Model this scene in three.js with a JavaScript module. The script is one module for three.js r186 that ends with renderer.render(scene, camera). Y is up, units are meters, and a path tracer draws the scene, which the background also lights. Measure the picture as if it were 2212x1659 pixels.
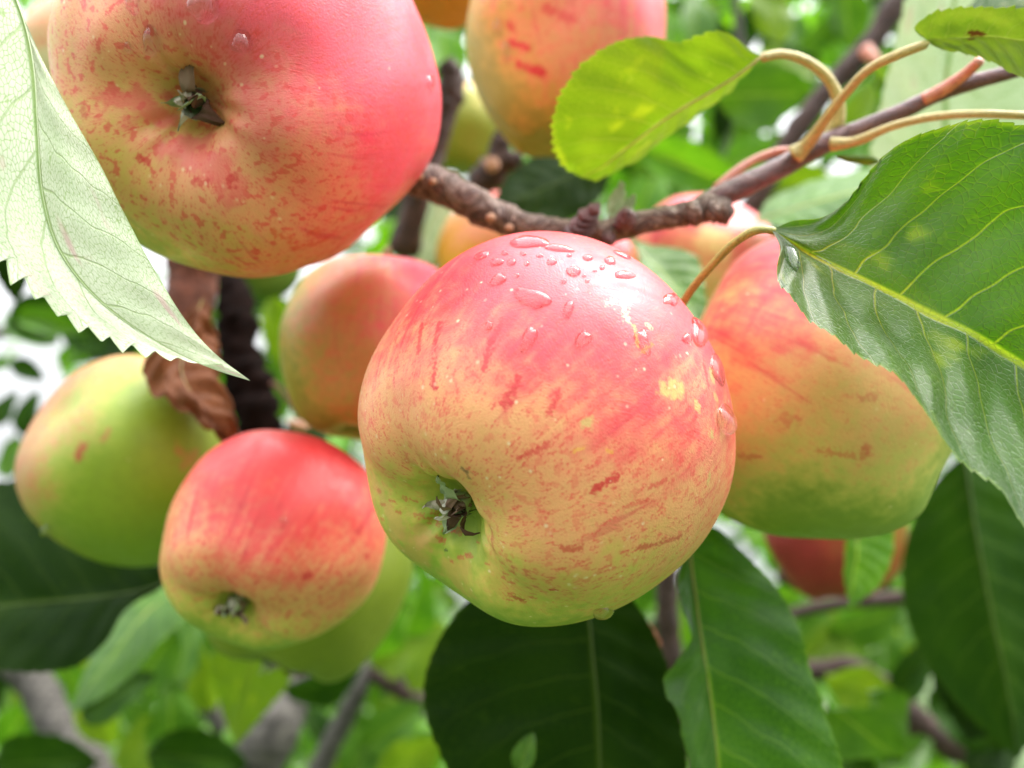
import * as THREE from 'three';
import { ImprovedNoise } from 'three/addons/math/ImprovedNoise.js';
import { mergeGeometries } from 'three/addons/utils/BufferGeometryUtils.js';

// ------------------------------------------------------------------ camera, sky, sun, exposure
const scene = new THREE.Scene();
const F = 2160.2, CX = 1106, CY = 829.5;             // focal length and middle of the frame, in units of a 2212 x 1659 picture
const camera = new THREE.PerspectiveCamera(2 * Math.atan(CY / F) * 180 / Math.PI, 4 / 3, 0.01, 400);
const EYE = new THREE.Vector3(0, 1.6, 0), PITCH = 0.21;
const RT = new THREE.Vector3(1, 0, 0), UP = new THREE.Vector3(0, Math.cos(PITCH), Math.sin(PITCH)), FW = new THREE.Vector3(0, Math.sin(PITCH), -Math.cos(PITCH));
camera.position.copy(EYE);
camera.up.set(0, 1, 0);
camera.lookAt(EYE.clone().add(FW));
camera.focus = 0.179;
camera.userData.fStop = 9.5;

const SUN = new THREE.Vector3(0.5, 0.83, -0.12).normalize();
{
  const W = 256, H = 128, data = new Float32Array(W * H * 4), v = new THREE.Vector3();
  for (let j = 0; j < H; j++) for (let i = 0; i < W; i++) {
    const el = ((j + 0.5) / H - 0.5) * Math.PI, az = ((i + 0.5) / W - 0.5) * 2 * Math.PI;
    v.set(Math.cos(az) * Math.cos(el), Math.sin(el), Math.sin(az) * Math.cos(el));
    const s = Math.max(0, v.dot(SUN)), L = (0.12 + 1.22 * Math.max(0, Math.sin(el))) * (1 + 0.85 * Math.pow(s, 5));
    const k = (j * W + i) * 4;
    data[k] = L * 0.98; data[k + 1] = L * 1.0; data[k + 2] = L * 1.03; data[k + 3] = 1;
  }
  const t = new THREE.DataTexture(data, W, H, THREE.RGBAFormat, THREE.FloatType);
  t.mapping = THREE.EquirectangularReflectionMapping; t.magFilter = THREE.LinearFilter; t.minFilter = THREE.LinearFilter; t.needsUpdate = true;
  scene.background = t; scene.environment = t;
}
const sun = new THREE.DirectionalLight(0xfff6ea, 1.5);
sun.position.copy(EYE).addScaledVector(SUN, 8);
sun.target.position.copy(EYE).addScaledVector(FW, 0.4);
sun.castShadow = true; sun.shadow.radius = 80; sun.shadow.mapSize.set(2048, 2048);
Object.assign(sun.shadow.camera, { left: -1.5, right: 1.5, top: 1.5, bottom: -1.5, near: 0.5, far: 20 });
sun.shadow.bias = -0.0004;
scene.add(sun, sun.target);

const renderer = new THREE.WebGLRenderer({ antialias: true });
renderer.setSize(1024, 768);
renderer.toneMapping = THREE.LinearToneMapping;
renderer.toneMappingExposure = 3.7;
renderer.shadowMap.enabled = true;

// ------------------------------------------------------------------ helpers
const P = (x, y, d) => EYE.clone().addScaledVector(RT, (x - CX) / F * d).addScaledVector(UP, (CY - y) / F * d).addScaledVector(FW, d);
const V = (x, y, z) => new THREE.Vector3().addScaledVector(RT, x).addScaledVector(UP, y).addScaledVector(FW, -z);   // view axes: across, up, towards the viewer
const rng = (a) => () => { a = (a + 0x6d2b79f5) | 0; let t = Math.imul(a ^ (a >>> 15), 1 | a); t = (t + Math.imul(t ^ (t >>> 7), 61 | t)) ^ t; return ((t ^ (t >>> 14)) >>> 0) / 4294967296; };
const PN = new ImprovedNoise(), noise = (x, y, z) => PN.noise(x + 137.3, y + 91.7, z + 53.1);
const fbm = (x, y, z, n = 3) => { let s = 0, a = 0.5; for (let i = 0; i < n; i++) { s += a * noise(x, y, z); x *= 2.03; y *= 2.03; z *= 2.03; a *= 0.5; } return s; };
const clamp = (x, a = 0, b = 1) => Math.min(b, Math.max(a, x)), mix = (a, b, t) => a + (b - a) * t;
const ss = (a, b, x) => { const t = clamp((x - a) / (b - a)); return t * t * (3 - 2 * t); };
const HT = (() => { const a = new Float32Array(65536); let s = 12345; for (let i = 0; i < 65536; i++) { s = (Math.imul(s, 1664525) + 1013904223) | 0; a[i] = (s >>> 8) / 16777216; } return a; })();
const hash = (x, y) => HT[((x | 0) * 73 + (y | 0) * 9176) & 65535];

const used = new Map();
function numbered(name) { const n = used.get(name) ?? 0; used.set(name, n + 1); return n ? name + '_' + String(n).padStart(3, '0') : name; }
function top(o, name, label, category, group, kind) {
  o.name = numbered(name); scene.add(o);
  if (label) o.userData.label = label;
  if (category) o.userData.category = category;
  if (group) o.userData.group = group;
  if (kind) o.userData.kind = kind;
  return o;
}
function mesh(name, geometry, material, parent) {
  const m = new THREE.Mesh(geometry, material); m.name = name; m.castShadow = m.receiveShadow = true;
  if (parent) parent.add(m);
  return m;
}
function tex(data, w, h, srgb, wrap) {
  const t = new THREE.DataTexture(data, w, h, THREE.RGBAFormat);
  if (srgb) t.colorSpace = THREE.SRGBColorSpace;
  t.magFilter = THREE.LinearFilter; t.minFilter = THREE.LinearMipmapLinearFilter; t.generateMipmaps = true;
  t.wrapS = THREE.RepeatWrapping; t.wrapT = wrap ? THREE.RepeatWrapping : THREE.ClampToEdgeWrapping; t.needsUpdate = true;
  return t;
}
function gridGeometry(nu, nv, f, closed) {            // f(u, v) -> Vector3, u and v from 0 to 1
  const pos = [], uv = [], idx = [];
  for (let j = 0; j <= nv; j++) for (let i = 0; i <= nu; i++) { const p = f(i / nu, j / nv); pos.push(p.x, p.y, p.z); uv.push(i / nu, j / nv); }
  for (let j = 0; j < nv; j++) for (let i = 0; i < nu; i++) { const a = j * (nu + 1) + i, b = a + 1, c = a + nu + 1, d = c + 1; idx.push(a, b, d, a, d, c); }
  const g = new THREE.BufferGeometry();
  g.setAttribute('position', new THREE.Float32BufferAttribute(pos, 3)); g.setAttribute('uv', new THREE.Float32BufferAttribute(uv, 2)); g.setIndex(idx);
  g.computeVertexNormals();
  if (closed) {
    const n = g.attributes.normal;
    for (let j = 0; j <= nv; j++) { const a = j * (nu + 1), b = a + nu, x = n.getX(a) + n.getX(b), y = n.getY(a) + n.getY(b), z = n.getZ(a) + n.getZ(b), l = Math.hypot(x, y, z) || 1; n.setXYZ(a, x / l, y / l, z / l); n.setXYZ(b, x / l, y / l, z / l); }
  }
  return g;
}
// a tube through points {p, r}, closed at both ends; bump(u, s) changes its radius
function tube(list, nu = 14, nv = 40, bump = () => 1, cap = true) {
  const curve = new THREE.CatmullRomCurve3(list.map((e) => e.p), false, 'centripetal'), n = list.length - 1, fr = curve.computeFrenetFrames(nv, false), L = curve.getLength();
  const g = gridGeometry(nu, nv, (u, v) => {
    const t = v * n, k = Math.min(n - 1, Math.floor(t)), r0 = mix(list[k].r, list[k + 1].r, ss(0, 1, t - k)), j = Math.round(v * nv), a = u * 2 * Math.PI;
    const r = r0 * bump(u, v) * (cap && (j === 0 || j === nv) ? 0.02 : 1);
    return curve.getPoint(v).addScaledVector(fr.normals[j], Math.cos(a) * r).addScaledVector(fr.binormals[j], Math.sin(a) * r);
  }, true);
  const uv = g.attributes.uv;
  for (let i = 0; i < uv.count; i++) uv.setXY(i, uv.getX(i), uv.getY(i) * L / 0.02);
  return g;
}
const px = (a) => a.map(([x, y, d, r]) => ({ p: P(x, y, d), r: (r ?? 10) * d / F }));

// ------------------------------------------------------------------ leaf materials
function leafTexture({ seed, size = 768, sideK = 0.85, lamina, lamina2, vein, blotch, blotchAt = 0.55, cell = 38, net = 0.35, spots }) {
  const data = new Uint8Array(size * size * 4), bump = new Uint8Array(size * size * 4), N = 9;
  for (let j = 0; j < size; j++) for (let i = 0; i < size; i++) {
    const u = i / (size - 1) * 2 - 1, v = j / (size - 1), a = Math.abs(u), s = u < 0 ? 0 : 0.5;
    const wob = 0.012 * noise(u * 6, v * 9, seed);
    const f = (v + wob - 0.17 * a - 0.05 * a * a) * N + s, fr = Math.abs(f - Math.round(f)) / N;
    const mid = 1 - ss(0.012, 0.035, a * (1.05 - 0.3 * (1 - v)));
    const side = (1 - ss(0.15, 1, fr / (0.0036 * (1.5 - a)))) * (1 - 0.35 * a);
    // the fine net: the edge of the nearest cells
    const gx = (u * 0.5 + 0.5) * cell, gy = v * cell * 1.35; let d1 = 9, d2 = 9; const cx = Math.floor(gx), cy = Math.floor(gy);
    for (let q = -1; q <= 1; q++) for (let p = -1; p <= 1; p++) { const X = cx + p, Y = cy + q, dx = X + hash(X + seed, Y) - gx, dy = Y + hash(Y, X + seed * 3) - gy, d = Math.hypot(dx, dy); if (d < d1) { d2 = d1; d1 = d; } else if (d < d2) d2 = d; }
    const web = (1 - ss(0.02, 0.16, d2 - d1));
    const big = fbm(u * 2.2, v * 4, seed + 7, 3), fine = noise(u * 60, v * 90, seed);
    const t = clamp(0.5 + big * 1.1 + fine * 0.12);
    const V_ = clamp(Math.max(mid, side * sideK, web * net)), B = blotch ? ss(blotchAt - 0.12, blotchAt + 0.12, 0.5 + fbm(u * 3.1 + 9, v * 6, seed + 31, 3) * 1.2 + web * 0.04) : 0;
    let c = [0, 1, 2].map((k) => mix(mix(lamina[k], lamina2[k], t), vein[k], V_));
    if (blotch) c = c.map((x, k) => mix(x, blotch[k], B * 0.8));
    if (spots) for (const [su, sv, sr, col] of spots) { const d = Math.hypot((u - su), (v - sv) * 2) + 0.5 * sr * noise(u * 25, v * 40, 3); const w = 1 - ss(sr * 0.5, sr, d); c = c.map((x, k) => mix(x, col[k], w)); }
    const rim = ss(0.965, 0.995, a) * 0.45; c = c.map((x, k) => mix(x, vein[k], rim));
    const o = (j * size + i) * 4;
    for (let k = 0; k < 3; k++) data[o + k] = clamp(c[k], 0, 255);
    data[o + 3] = 255;
    const h = 0.72 - 0.5 * Math.max(mid, side) - 0.16 * web + 0.1 * fine + 0.1 * (1 - clamp(fr * N * 4));
    bump[o] = bump[o + 1] = bump[o + 2] = clamp(h * 255, 0, 255); bump[o + 3] = 255;
  }
  return { map: tex(data, size, size, true), bump: tex(bump, size, size, false) };
}
function leafMaterial(t, { tint = [1, 1, 1], through = 0.4, coat = 0.6, rough = 0.3, bump = 0.0004, base = 0.85, spec = 0.25 } = {}) {
  return new THREE.MeshPhysicalMaterial({
    map: t.map, bumpMap: t.bump, bumpScale: bump, color: new THREE.Color().setRGB(...tint), roughness: base, transmission: through, thickness: 0, specularIntensity: spec,
    clearcoat: coat, clearcoatRoughness: rough, side: THREE.DoubleSide,
  });
}
const T = {
  top: leafTexture({ seed: 3, lamina: [54, 100, 20], lamina2: [84, 130, 24], vein: [140, 172, 72] }),
  big: leafTexture({ seed: 11, size: 1024, lamina: [58, 104, 22], lamina2: [86, 134, 28], vein: [164, 190, 100], blotch: [140, 170, 50], blotchAt: 0.83, cell: 46, net: 0.13 }),
  under: leafTexture({ seed: 21, size: 1024, lamina: [214, 226, 196], lamina2: [228, 234, 214], vein: [158, 184, 120], blotch: [220, 186, 186], blotchAt: 0.9, cell: 58, net: 0.7, sideK: 0.55 }),
  yellow: leafTexture({ seed: 35, lamina: [128, 158, 32], lamina2: [158, 180, 48], vein: [190, 200, 104], blotch: [196, 204, 60], blotchAt: 0.8 }),
  spotted: leafTexture({ seed: 45, lamina: [120, 150, 36], lamina2: [150, 172, 52], vein: [178, 192, 96], spots: [[-0.1, 0.3, 0.13, [92, 52, 20]], [0.12, 0.26, 0.06, [110, 60, 24]]] }),
  dry: leafTexture({ seed: 55, lamina: [112, 66, 40], lamina2: [136, 84, 54], vein: [92, 52, 32], cell: 18, net: 0.6 }),
};
const M = {
  rib: new THREE.MeshStandardMaterial({ color: new THREE.Color().setRGB(0.07, 0.11, 0.03), roughness: 0.7 }),
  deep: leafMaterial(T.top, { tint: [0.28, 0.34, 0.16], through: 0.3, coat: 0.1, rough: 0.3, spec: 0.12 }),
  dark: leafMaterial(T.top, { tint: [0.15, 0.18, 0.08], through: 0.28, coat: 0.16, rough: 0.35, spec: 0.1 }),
  green: leafMaterial(T.top, { tint: [0.98, 1.0, 0.44], through: 0.42, coat: 0.4, rough: 0.32 }),
  bright: leafMaterial(T.top, { tint: [1.6, 1.6, 0.55], through: 0.52, coat: 0.4, rough: 0.35 }),
  big: leafMaterial(T.big, { tint: [0.92, 0.92, 0.1], through: 0.6, coat: 0.8, rough: 0.3, bump: 0.0011 }),
  gloss: leafMaterial(T.top, { tint: [0.72, 0.88, 0.14], through: 0.45, coat: 0.7, rough: 0.32, bump: 0.0007 }),
  yellow: leafMaterial(T.yellow, { tint: [0.58, 0.72, 0.22], through: 0.58, coat: 0.35, rough: 0.4 }),
  spotted: leafMaterial(T.spotted, { tint: [0.62, 0.7, 0.4], through: 0.45, coat: 0.3, rough: 0.4 }),
  under: leafMaterial(T.under, { tint: [1, 1, 1], through: 0.3, coat: 0, base: 0.9, bump: -0.0003 }),
  paleBack: leafMaterial(T.under, { tint: [0.72, 0.82, 0.66], through: 0.3, coat: 0.1, base: 0.9 }),
  dry: leafMaterial(T.dry, { through: 0.15, coat: 0.1, bump: 0.0008 }),
  
  
};

// ------------------------------------------------------------------ bark
function barkTexture(seed, a, b, c, lent) {
  const W = 256, H = 512, data = new Uint8Array(W * H * 4), bump = new Uint8Array(W * H * 4);
  for (let j = 0; j < H; j++) for (let i = 0; i < W; i++) {
    const an = i / W * 2 * Math.PI, x = Math.cos(an), y = Math.sin(an), z = j / H * 6.28, zx = Math.cos(z), zy = Math.sin(z);
    const n = fbm(x * 1.8 + zx, y * 1.8 + zy * 1.2, seed, 4), m = fbm(x * 4 + zx * 5, y * 4 + zy * 5, seed + 9, 4), g = noise(x * 9 + zx * 14, y * 9 + zy * 14, seed + 5);
    const t = clamp(0.5 + n * 2.2), l = ss(0.12, 0.3, m) * lent, o = (j * W + i) * 4;
    for (let k = 0; k < 3; k++) data[o + k] = clamp(mix(mix(a[k], b[k], t), c[k], l) * (1 + 0.5 * g + 0.25 * m), 0, 255);
    data[o + 3] = 255;
    bump[o] = bump[o + 1] = bump[o + 2] = clamp(128 + 120 * (m + 0.5 * g), 0, 255); bump[o + 3] = 255;
  }
  return { map: tex(data, W, H, true, true), bump: tex(bump, W, H, false, true) };
}
const bark = (t, rough, coat = 0) => new THREE.MeshPhysicalMaterial({ map: t.map, bumpMap: t.bump, bumpScale: 0.0011, roughness: rough, clearcoat: coat, clearcoatRoughness: 0.4 });
const TB = { limb: barkTexture(1, [78, 56, 48], [126, 106, 94], [176, 162, 150], 0.8), twig: barkTexture(2, [82, 46, 48], [112, 74, 76], [150, 104, 84], 0.35), dark: barkTexture(4, [46, 30, 26], [70, 46, 38], [98, 76, 62], 0.4), grey: barkTexture(5, [66, 62, 60], [98, 94, 88], [56, 50, 46], 0.6), rust: barkTexture(6, [86, 44, 30], [112, 62, 44], [70, 40, 30], 0.5) };
M.petiole = bark(barkTexture(7, [164, 150, 84], [190, 174, 112], [176, 132, 96], 0.35), 0.55, 0.3);
M.petioleGreen = bark(barkTexture(9, [128, 132, 48], [156, 150, 70], [160, 120, 70], 0.3), 0.5, 0.4); M.petioleGreen.bumpScale = 0.0002;
M.petioleRed = bark(barkTexture(8, [172, 96, 84], [190, 128, 104], [196, 160, 100], 0.4), 0.55, 0.3);
M.petiole.bumpScale = M.petioleRed.bumpScale = 0.0002;
const B = { shade: new THREE.MeshPhysicalMaterial({ specularIntensity: 0.2, map: TB.dark.map, bumpMap: TB.dark.bump, bumpScale: 0.0008, roughness: 1, color: new THREE.Color().setRGB(0.14, 0.11, 0.1) }), limb: bark(TB.limb, 0.75, 0.15), twig: bark(TB.twig, 0.45, 0.5), dark: bark(TB.dark, 0.8, 0.1), grey: bark(TB.grey, 0.9), rust: bark(TB.rust, 0.8), bud: bark(TB.twig, 0.6, 0.3), scar: new THREE.MeshStandardMaterial({ color: new THREE.Color().setRGB(0.42, 0.24, 0.15), roughness: 0.8 }) };  // shade: copy of the dark bark with deep shade put into its colour

// ------------------------------------------------------------------ ground
{
  const g = new THREE.CircleGeometry(300, 64).rotateX(-Math.PI / 2);
  const S = 256, data = new Uint8Array(S * S * 4);
  for (let j = 0; j < S; j++) for (let i = 0; i < S; i++) { const n = hash(i, j) * 0.5 + 0.5 + 0.4 * noise(i / 40, j / 40, 8), o = (j * S + i) * 4; data[o] = 74 * n; data[o + 1] = 98 * n; data[o + 2] = 44 * n; data[o + 3] = 255; }
  const t = tex(data, S, S, true, true); t.repeat.set(300, 300);
  top(mesh('ground', g, new THREE.MeshStandardMaterial({ map: t, roughness: 1 })), 'ground', null, null, null, 'structure');
}

// ------------------------------------------------------------------ apples
// the profile from the stem hollow to the eye at the calyx, radius 1; y up = stem
const PROFILE = new THREE.SplineCurve([[0, 0.56], [0.07, 0.58], [0.17, 0.70], [0.32, 0.835], [0.52, 0.86], [0.74, 0.74], [0.91, 0.49], [0.995, 0.15], [0.975, -0.2], [0.87, -0.53], [0.725, -0.765], [0.56, -0.885], [0.41, -0.915], [0.265, -0.875], [0.175, -0.79], [0.1, -0.715], [0, -0.7]].map((a) => new THREE.Vector2(...a)));
const PROF = PROFILE.getSpacedPoints(400);
function surface(o, phi, t, out) {
  const k = clamp(t) * 400, i = Math.min(399, Math.floor(k)), fx = k - i, a = PROF[i], b = PROF[i + 1];
  let rho = mix(a.x, b.x, fx), y = mix(a.y, b.y, fx);
  const low = ss(0.5, 0.85, t), inn = 1 - ss(0.93, 1, t), lobe = Math.cos(5 * phi + o.phase + 0.5 * Math.sin(2 * phi + o.phase)) + 0.35 * Math.sin(3 * phi + o.phase * 2);
  rho *= 1 + o.lobes * lobe * low * inn - o.taper * ss(0.42, 0.9, t);
  y += -o.lobes * 1.1 * lobe * Math.exp(-(((t - 0.83) / 0.1) ** 2));
  if (o.fill && rho < 0.52) y = mix(y, Math.sign(y) * (0.865 + 0.05 * (1 - (rho / 0.52) ** 2)), o.fill);
  y += o.pucker * (Math.cos(9 * phi + 2 * Math.sin(3 * phi + o.phase)) + 0.7 * Math.cos(5 * phi + o.phase)) * Math.exp(-(((t - 0.925) / 0.035) ** 2));
  const x = Math.cos(phi) * rho, z = Math.sin(phi) * rho, w = 1 + o.lump * fbm(x * 0.9 + o.seed, y * 0.9, z * 0.9, 2) * (1 - ss(0.9, 1, t));
  return out.set((x + o.lean * y) * w * o.R, y * o.tall * w * o.R, z * w * o.R * o.wide);
}
const SKINS = {
  green: [150, 172, 58], yellow: [214, 194, 96], orange: [232, 156, 112], red: [208, 50, 70], deep: [184, 22, 48],
};
const brown = [[126, 100, 84], [158, 148, 130], [190, 186, 172], [92, 62, 52]];
const calyxMaterials = brown.map((c) => new THREE.MeshStandardMaterial({ color: new THREE.Color(`rgb(${c.join(',')})`), roughness: 0.9, side: THREE.DoubleSide }));
const calyxGreen = new THREE.MeshStandardMaterial({ color: new THREE.Color().setRGB(0.3, 0.36, 0.2), roughness: 0.95, side: THREE.DoubleSide });
const stemMaterial = new THREE.MeshStandardMaterial({ color: new THREE.Color().setRGB(0.2, 0.16, 0.06), roughness: 0.7 });
const pores = (() => { const S = 256, d = new Uint8Array(S * S * 4); for (let j = 0; j < S; j++) for (let i = 0; i < S; i++) { const a = i / S * 6.2832, b = j / S * 6.2832, A = [Math.cos(a), Math.sin(a), Math.cos(b), Math.sin(b)], n = noise(A[0] * 9 + A[2] * 9, A[1] * 9 + A[3] * 9, A[2] * 7 - A[0] * 5), f = noise(A[0] * 26 + A[3] * 26, A[1] * 26 + A[2] * 26, 4 + A[2] * 20), l = fbm(A[0] * 2 + A[3] * 2, A[1] * 2 + A[2] * 2, 9, 3), o = (j * S + i) * 4; d[o] = clamp(128 + 50 * n + 60 * f, 0, 255); d[o + 1] = clamp(190 + 130 * l + 30 * n, 90, 255); d[o + 2] = d[o]; d[o + 3] = 255; }
  const make = (u, v) => { const t = tex(d, S, S, false, true); t.repeat.set(u, v); return t; }; return { bump: make(9, 5), rough: make(4, 2) }; })();
const ray = new THREE.Raycaster();
function hit(o, x, y) {
  for (let k = 0; k < 14; k++, x += (o.x - x) * 0.015, y += (o.y - y) * 0.015) { const h = hitAt(o, x, y); if (h) return h; }
}
function hitAt(o, x, y) {
  const p = P(x, y, 1); ray.set(EYE, p.sub(EYE).normalize());
  return ray.intersectObject(o.skin, false)[0];
}
function makeApple(label, o) {
  o = { axis: [0, -1, 0.1], phase: 0, lobes: 0.02, taper: 0.04, lump: 0.14, lean: 0.03, tall: 1, wide: 1, seed: 1, blush: [0.3, 0.9, 0.2], more: 0, spin: 0, w: 512, grade: {}, nu: 96, nv: 72, sepal: 1, streaks: 1, pucker: 0.014, spots: 0.5, flecks: 1, ...o };
  o.R = o.r * o.d / F; o.R *= 1 / Math.sqrt(1 + (o.R / o.d) ** 2);
  const r = rng(o.seed * 977 + 5), t = new THREE.Group();
  let down = V(...o.axis).normalize();
  if (o.eye) {                                                  // the calyx lies where a line of sight meets the apple
    const c = P(o.x, o.y, o.d), dir = P(o.eye[0], o.eye[1], 1).sub(EYE).normalize(), k = (o.eye[2] ?? 0.75) * o.R, m = c.clone().sub(EYE).dot(dir), near = EYE.clone().addScaledVector(dir, m), off = near.distanceTo(c);
    down = near.addScaledVector(dir, -Math.sqrt(Math.max(0, k * k - off * off))).sub(c).normalize();
  }
  t.quaternion.setFromUnitVectors(new THREE.Vector3(0, -1, 0), down).multiply(new THREE.Quaternion().setFromAxisAngle(new THREE.Vector3(0, 1, 0), o.spin));
  t.position.copy(P(o.x, o.y, o.d));
  top(t, 'apple', label, 'apple');
  o.fill = o.sepal ? 0 : 0.85;
  const q = new THREE.Vector3();
  const g = gridGeometry(o.nu, o.nv, (u, v) => surface(o, u * 2 * Math.PI, v, q).clone(), true);
  const n = g.attributes.normal, N = o.nu + 1;
  for (let i = 0; i < N; i++) { n.setXYZ(i, 0, 1, 0); n.setXYZ(o.nv * N + i, 0, -1, 0); }
  o.skin = mesh('skin', g, stemMaterial, t);
  t.updateMatrixWorld(true);
  // ---- the skin's colour: ground colour, blush on the sun side, streaks along the meridians, flecks and pale dots
  const W = o.w, H = W / 2, data = new Uint8Array(W * H * 4), C = { ...SKINS, ...o.grade }, inv = t.quaternion.clone().invert(), bd = V(...o.blush).normalize().applyQuaternion(inv);
  const pos = new Float32Array(W * H * 3), s = o.seed * 3.7;
  const col = new Float32Array(W * H * 3);
  for (let j = 0; j < H; j++) for (let i = 0; i < W; i++) {
    const ph = (i + 0.5) / W * 2 * Math.PI, tv = (j + 0.5) / H, k = (j * W + i) * 3;
    surface(o, ph, tv, q); pos[k] = q.x; pos[k + 1] = q.y; pos[k + 2] = q.z;
    const x = q.x / o.R, y = q.y / o.R, z = q.z / o.R, cp = Math.cos(ph), sp = Math.sin(ph);
    const low = fbm(x * 1.5 + s, y * 1.5, z * 1.5, 3), hollow = Math.max(1 - ss(0.03, 0.2, tv), 0.6 * ss(0.88, 0.96, tv));
    const l = Math.hypot(x, y, z) || 1;
    let e = 0.5 + 0.5 * (x * bd.x + y * bd.y + z * bd.z) / l + 0.3 * low + o.more - 0.22 * hollow;
    const streak = noise(cp * 11 + s, sp * 11, tv * 5 + s) * 0.7 + 0.55 * noise(cp * 24, sp * 24 + s, tv * 9) + 0.3 * noise(cp * 46 + s, sp * 46, tv * 14);
    const fleck = noise(cp * 60 + s, sp * 60, tv * 56) * 0.65 + noise(x * 84, y * 84, z * 84 + s) * 0.65;
    const mott = fbm(x * 12, y * 12 + s, z * 12, 3), calm = 1 - ss(0.7, 0.84, tv);
    const DT = ss(0.26, 0.5, noise(x * 24, y * 24 + s, z * 24) + 0.35 * noise(x * 60 + s, y * 60, z * 60)) * ss(0.3, 0.5, e) * (1 - ss(0.9, 1.15, e)) * o.spots;
    const G1 = ss(0.2, 0.46, e + 0.14 * mott), G2 = ss(0.34, 0.66, e + 0.2 * mott + 0.05 * streak), G3 = ss(0.64, 1.1, e + 0.1 * streak * calm + 0.18 * mott);
    const SM = ss(0.42, 0.66, streak + 0.4 * (e - 0.62)) * ss(0.3, 0.6, e) * (1 - 0.6 * ss(0.85, 1.1, e)) * o.streaks * calm, FL = ss(0.12, 0.62, fleck + 0.5 * mott + 0.3 * (e - 0.62)) * ss(0.26, 0.5, e);
    for (let c = 0; c < 3; c++) {
      let a = mix(mix(C.green[c], C.yellow[c], G1), C.orange[c], G2 * 0.85);
      a = mix(a, C.red[c], G3 * 0.9);
      a = mix(a, [212, 66, 62][c], FL * 0.5 * o.flecks);
      a = mix(a, [216, 62, 64][c], DT * 0.5 * o.flecks);
      a = mix(a, C.deep[c], SM * 0.5);
      col[k + c] = a * (1 + 0.07 * mott);
    }
  }
  const stamp = (p, rad, colour, amt, rough = 0.55, p2) => {   // paint on the skin round a point or along a line, by distance on the apple
    const lo = inv, a = p.clone().sub(t.position).applyQuaternion(lo), b = (p2 ?? p).clone().sub(t.position).applyQuaternion(lo), ab = b.clone().sub(a), L2 = ab.lengthSq() || 1e-12;
    const reach = rad * 1.8;
    for (let j = 0; j < H; j++) for (let i = 0; i < W; i++) {
      const k = (j * W + i) * 3, x = pos[k], y = pos[k + 1], z = pos[k + 2];
      if (Math.abs(x - (a.x + b.x) / 2) > Math.abs(ab.x) / 2 + reach || Math.abs(y - (a.y + b.y) / 2) > Math.abs(ab.y) / 2 + reach || Math.abs(z - (a.z + b.z) / 2) > Math.abs(ab.z) / 2 + reach) continue;
      const f = clamp(((x - a.x) * ab.x + (y - a.y) * ab.y + (z - a.z) * ab.z) / L2), dd = Math.hypot(x - a.x - f * ab.x, y - a.y - f * ab.y, z - a.z - f * ab.z);
      const w = amt * (1 - ss(0.3, 1.1, dd / rad + rough * 1.6 * noise(x / rad * 1.3 + s, y / rad * 1.3, z / rad * 1.3) + rough * 0.7 * noise(x / rad * 4, y / rad * 4, z / rad * 4)));
      if (w > 0) for (let c = 0; c < 3; c++) col[k + c] = mix(col[k + c], colour[c], w);
    }
  };
  for (const [x1, y1, x2, y2, wd, colour, amt, rough] of o.marks ?? []) {
    const h1 = hit(o, x1, y1), h2 = hit(o, x2, y2);
    if (h1 && h2) stamp(h1.point, wd * 1.05 * o.d / F, colour, (amt ?? 0.85) * 0.9, rough, h2.point);
  }
  for (let k = 0; k < (o.dots ?? 140); k++) {                  // lenticels
    const i = Math.floor(r() * W), j = Math.floor((0.1 + 0.8 * r()) * H), rad = (0.5 + r() * 0.7) * W / 700, b = 0.25 + 0.5 * r(), sx = 1 / Math.max(0.35, Math.sin(Math.PI * (j + 0.5) / H));
    for (let q2 = -5; q2 <= 5; q2++) for (let p2 = -6; p2 <= 6; p2++) {
      const X = (i + p2 + W) % W, Y = j + q2; if (Y < 0 || Y >= H) continue;
      const w = b * (1 - ss(0.5, 1.3, Math.hypot(p2 / sx, q2) / rad)); if (w <= 0) continue;
      const kk = (Y * W + X) * 3; col[kk] = mix(col[kk], 238, w); col[kk + 1] = mix(col[kk + 1], 214, w); col[kk + 2] = mix(col[kk + 2], 176, w);
    }
  }
  for (let k = 0; k < W * H; k++) { for (let c = 0; c < 3; c++) data[k * 4 + c] = clamp(col[k * 3 + c], 0, 255); data[k * 4 + 3] = 255; }
  o.skin.material = new THREE.MeshPhysicalMaterial({ map: tex(data, W, H, true), roughness: o.rough ?? 0.66, roughnessMap: pores.rough, bumpMap: pores.bump, bumpScale: 0.00012, ior: 1.45, clearcoat: 0.15, clearcoatRoughness: 0.36 });
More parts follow.
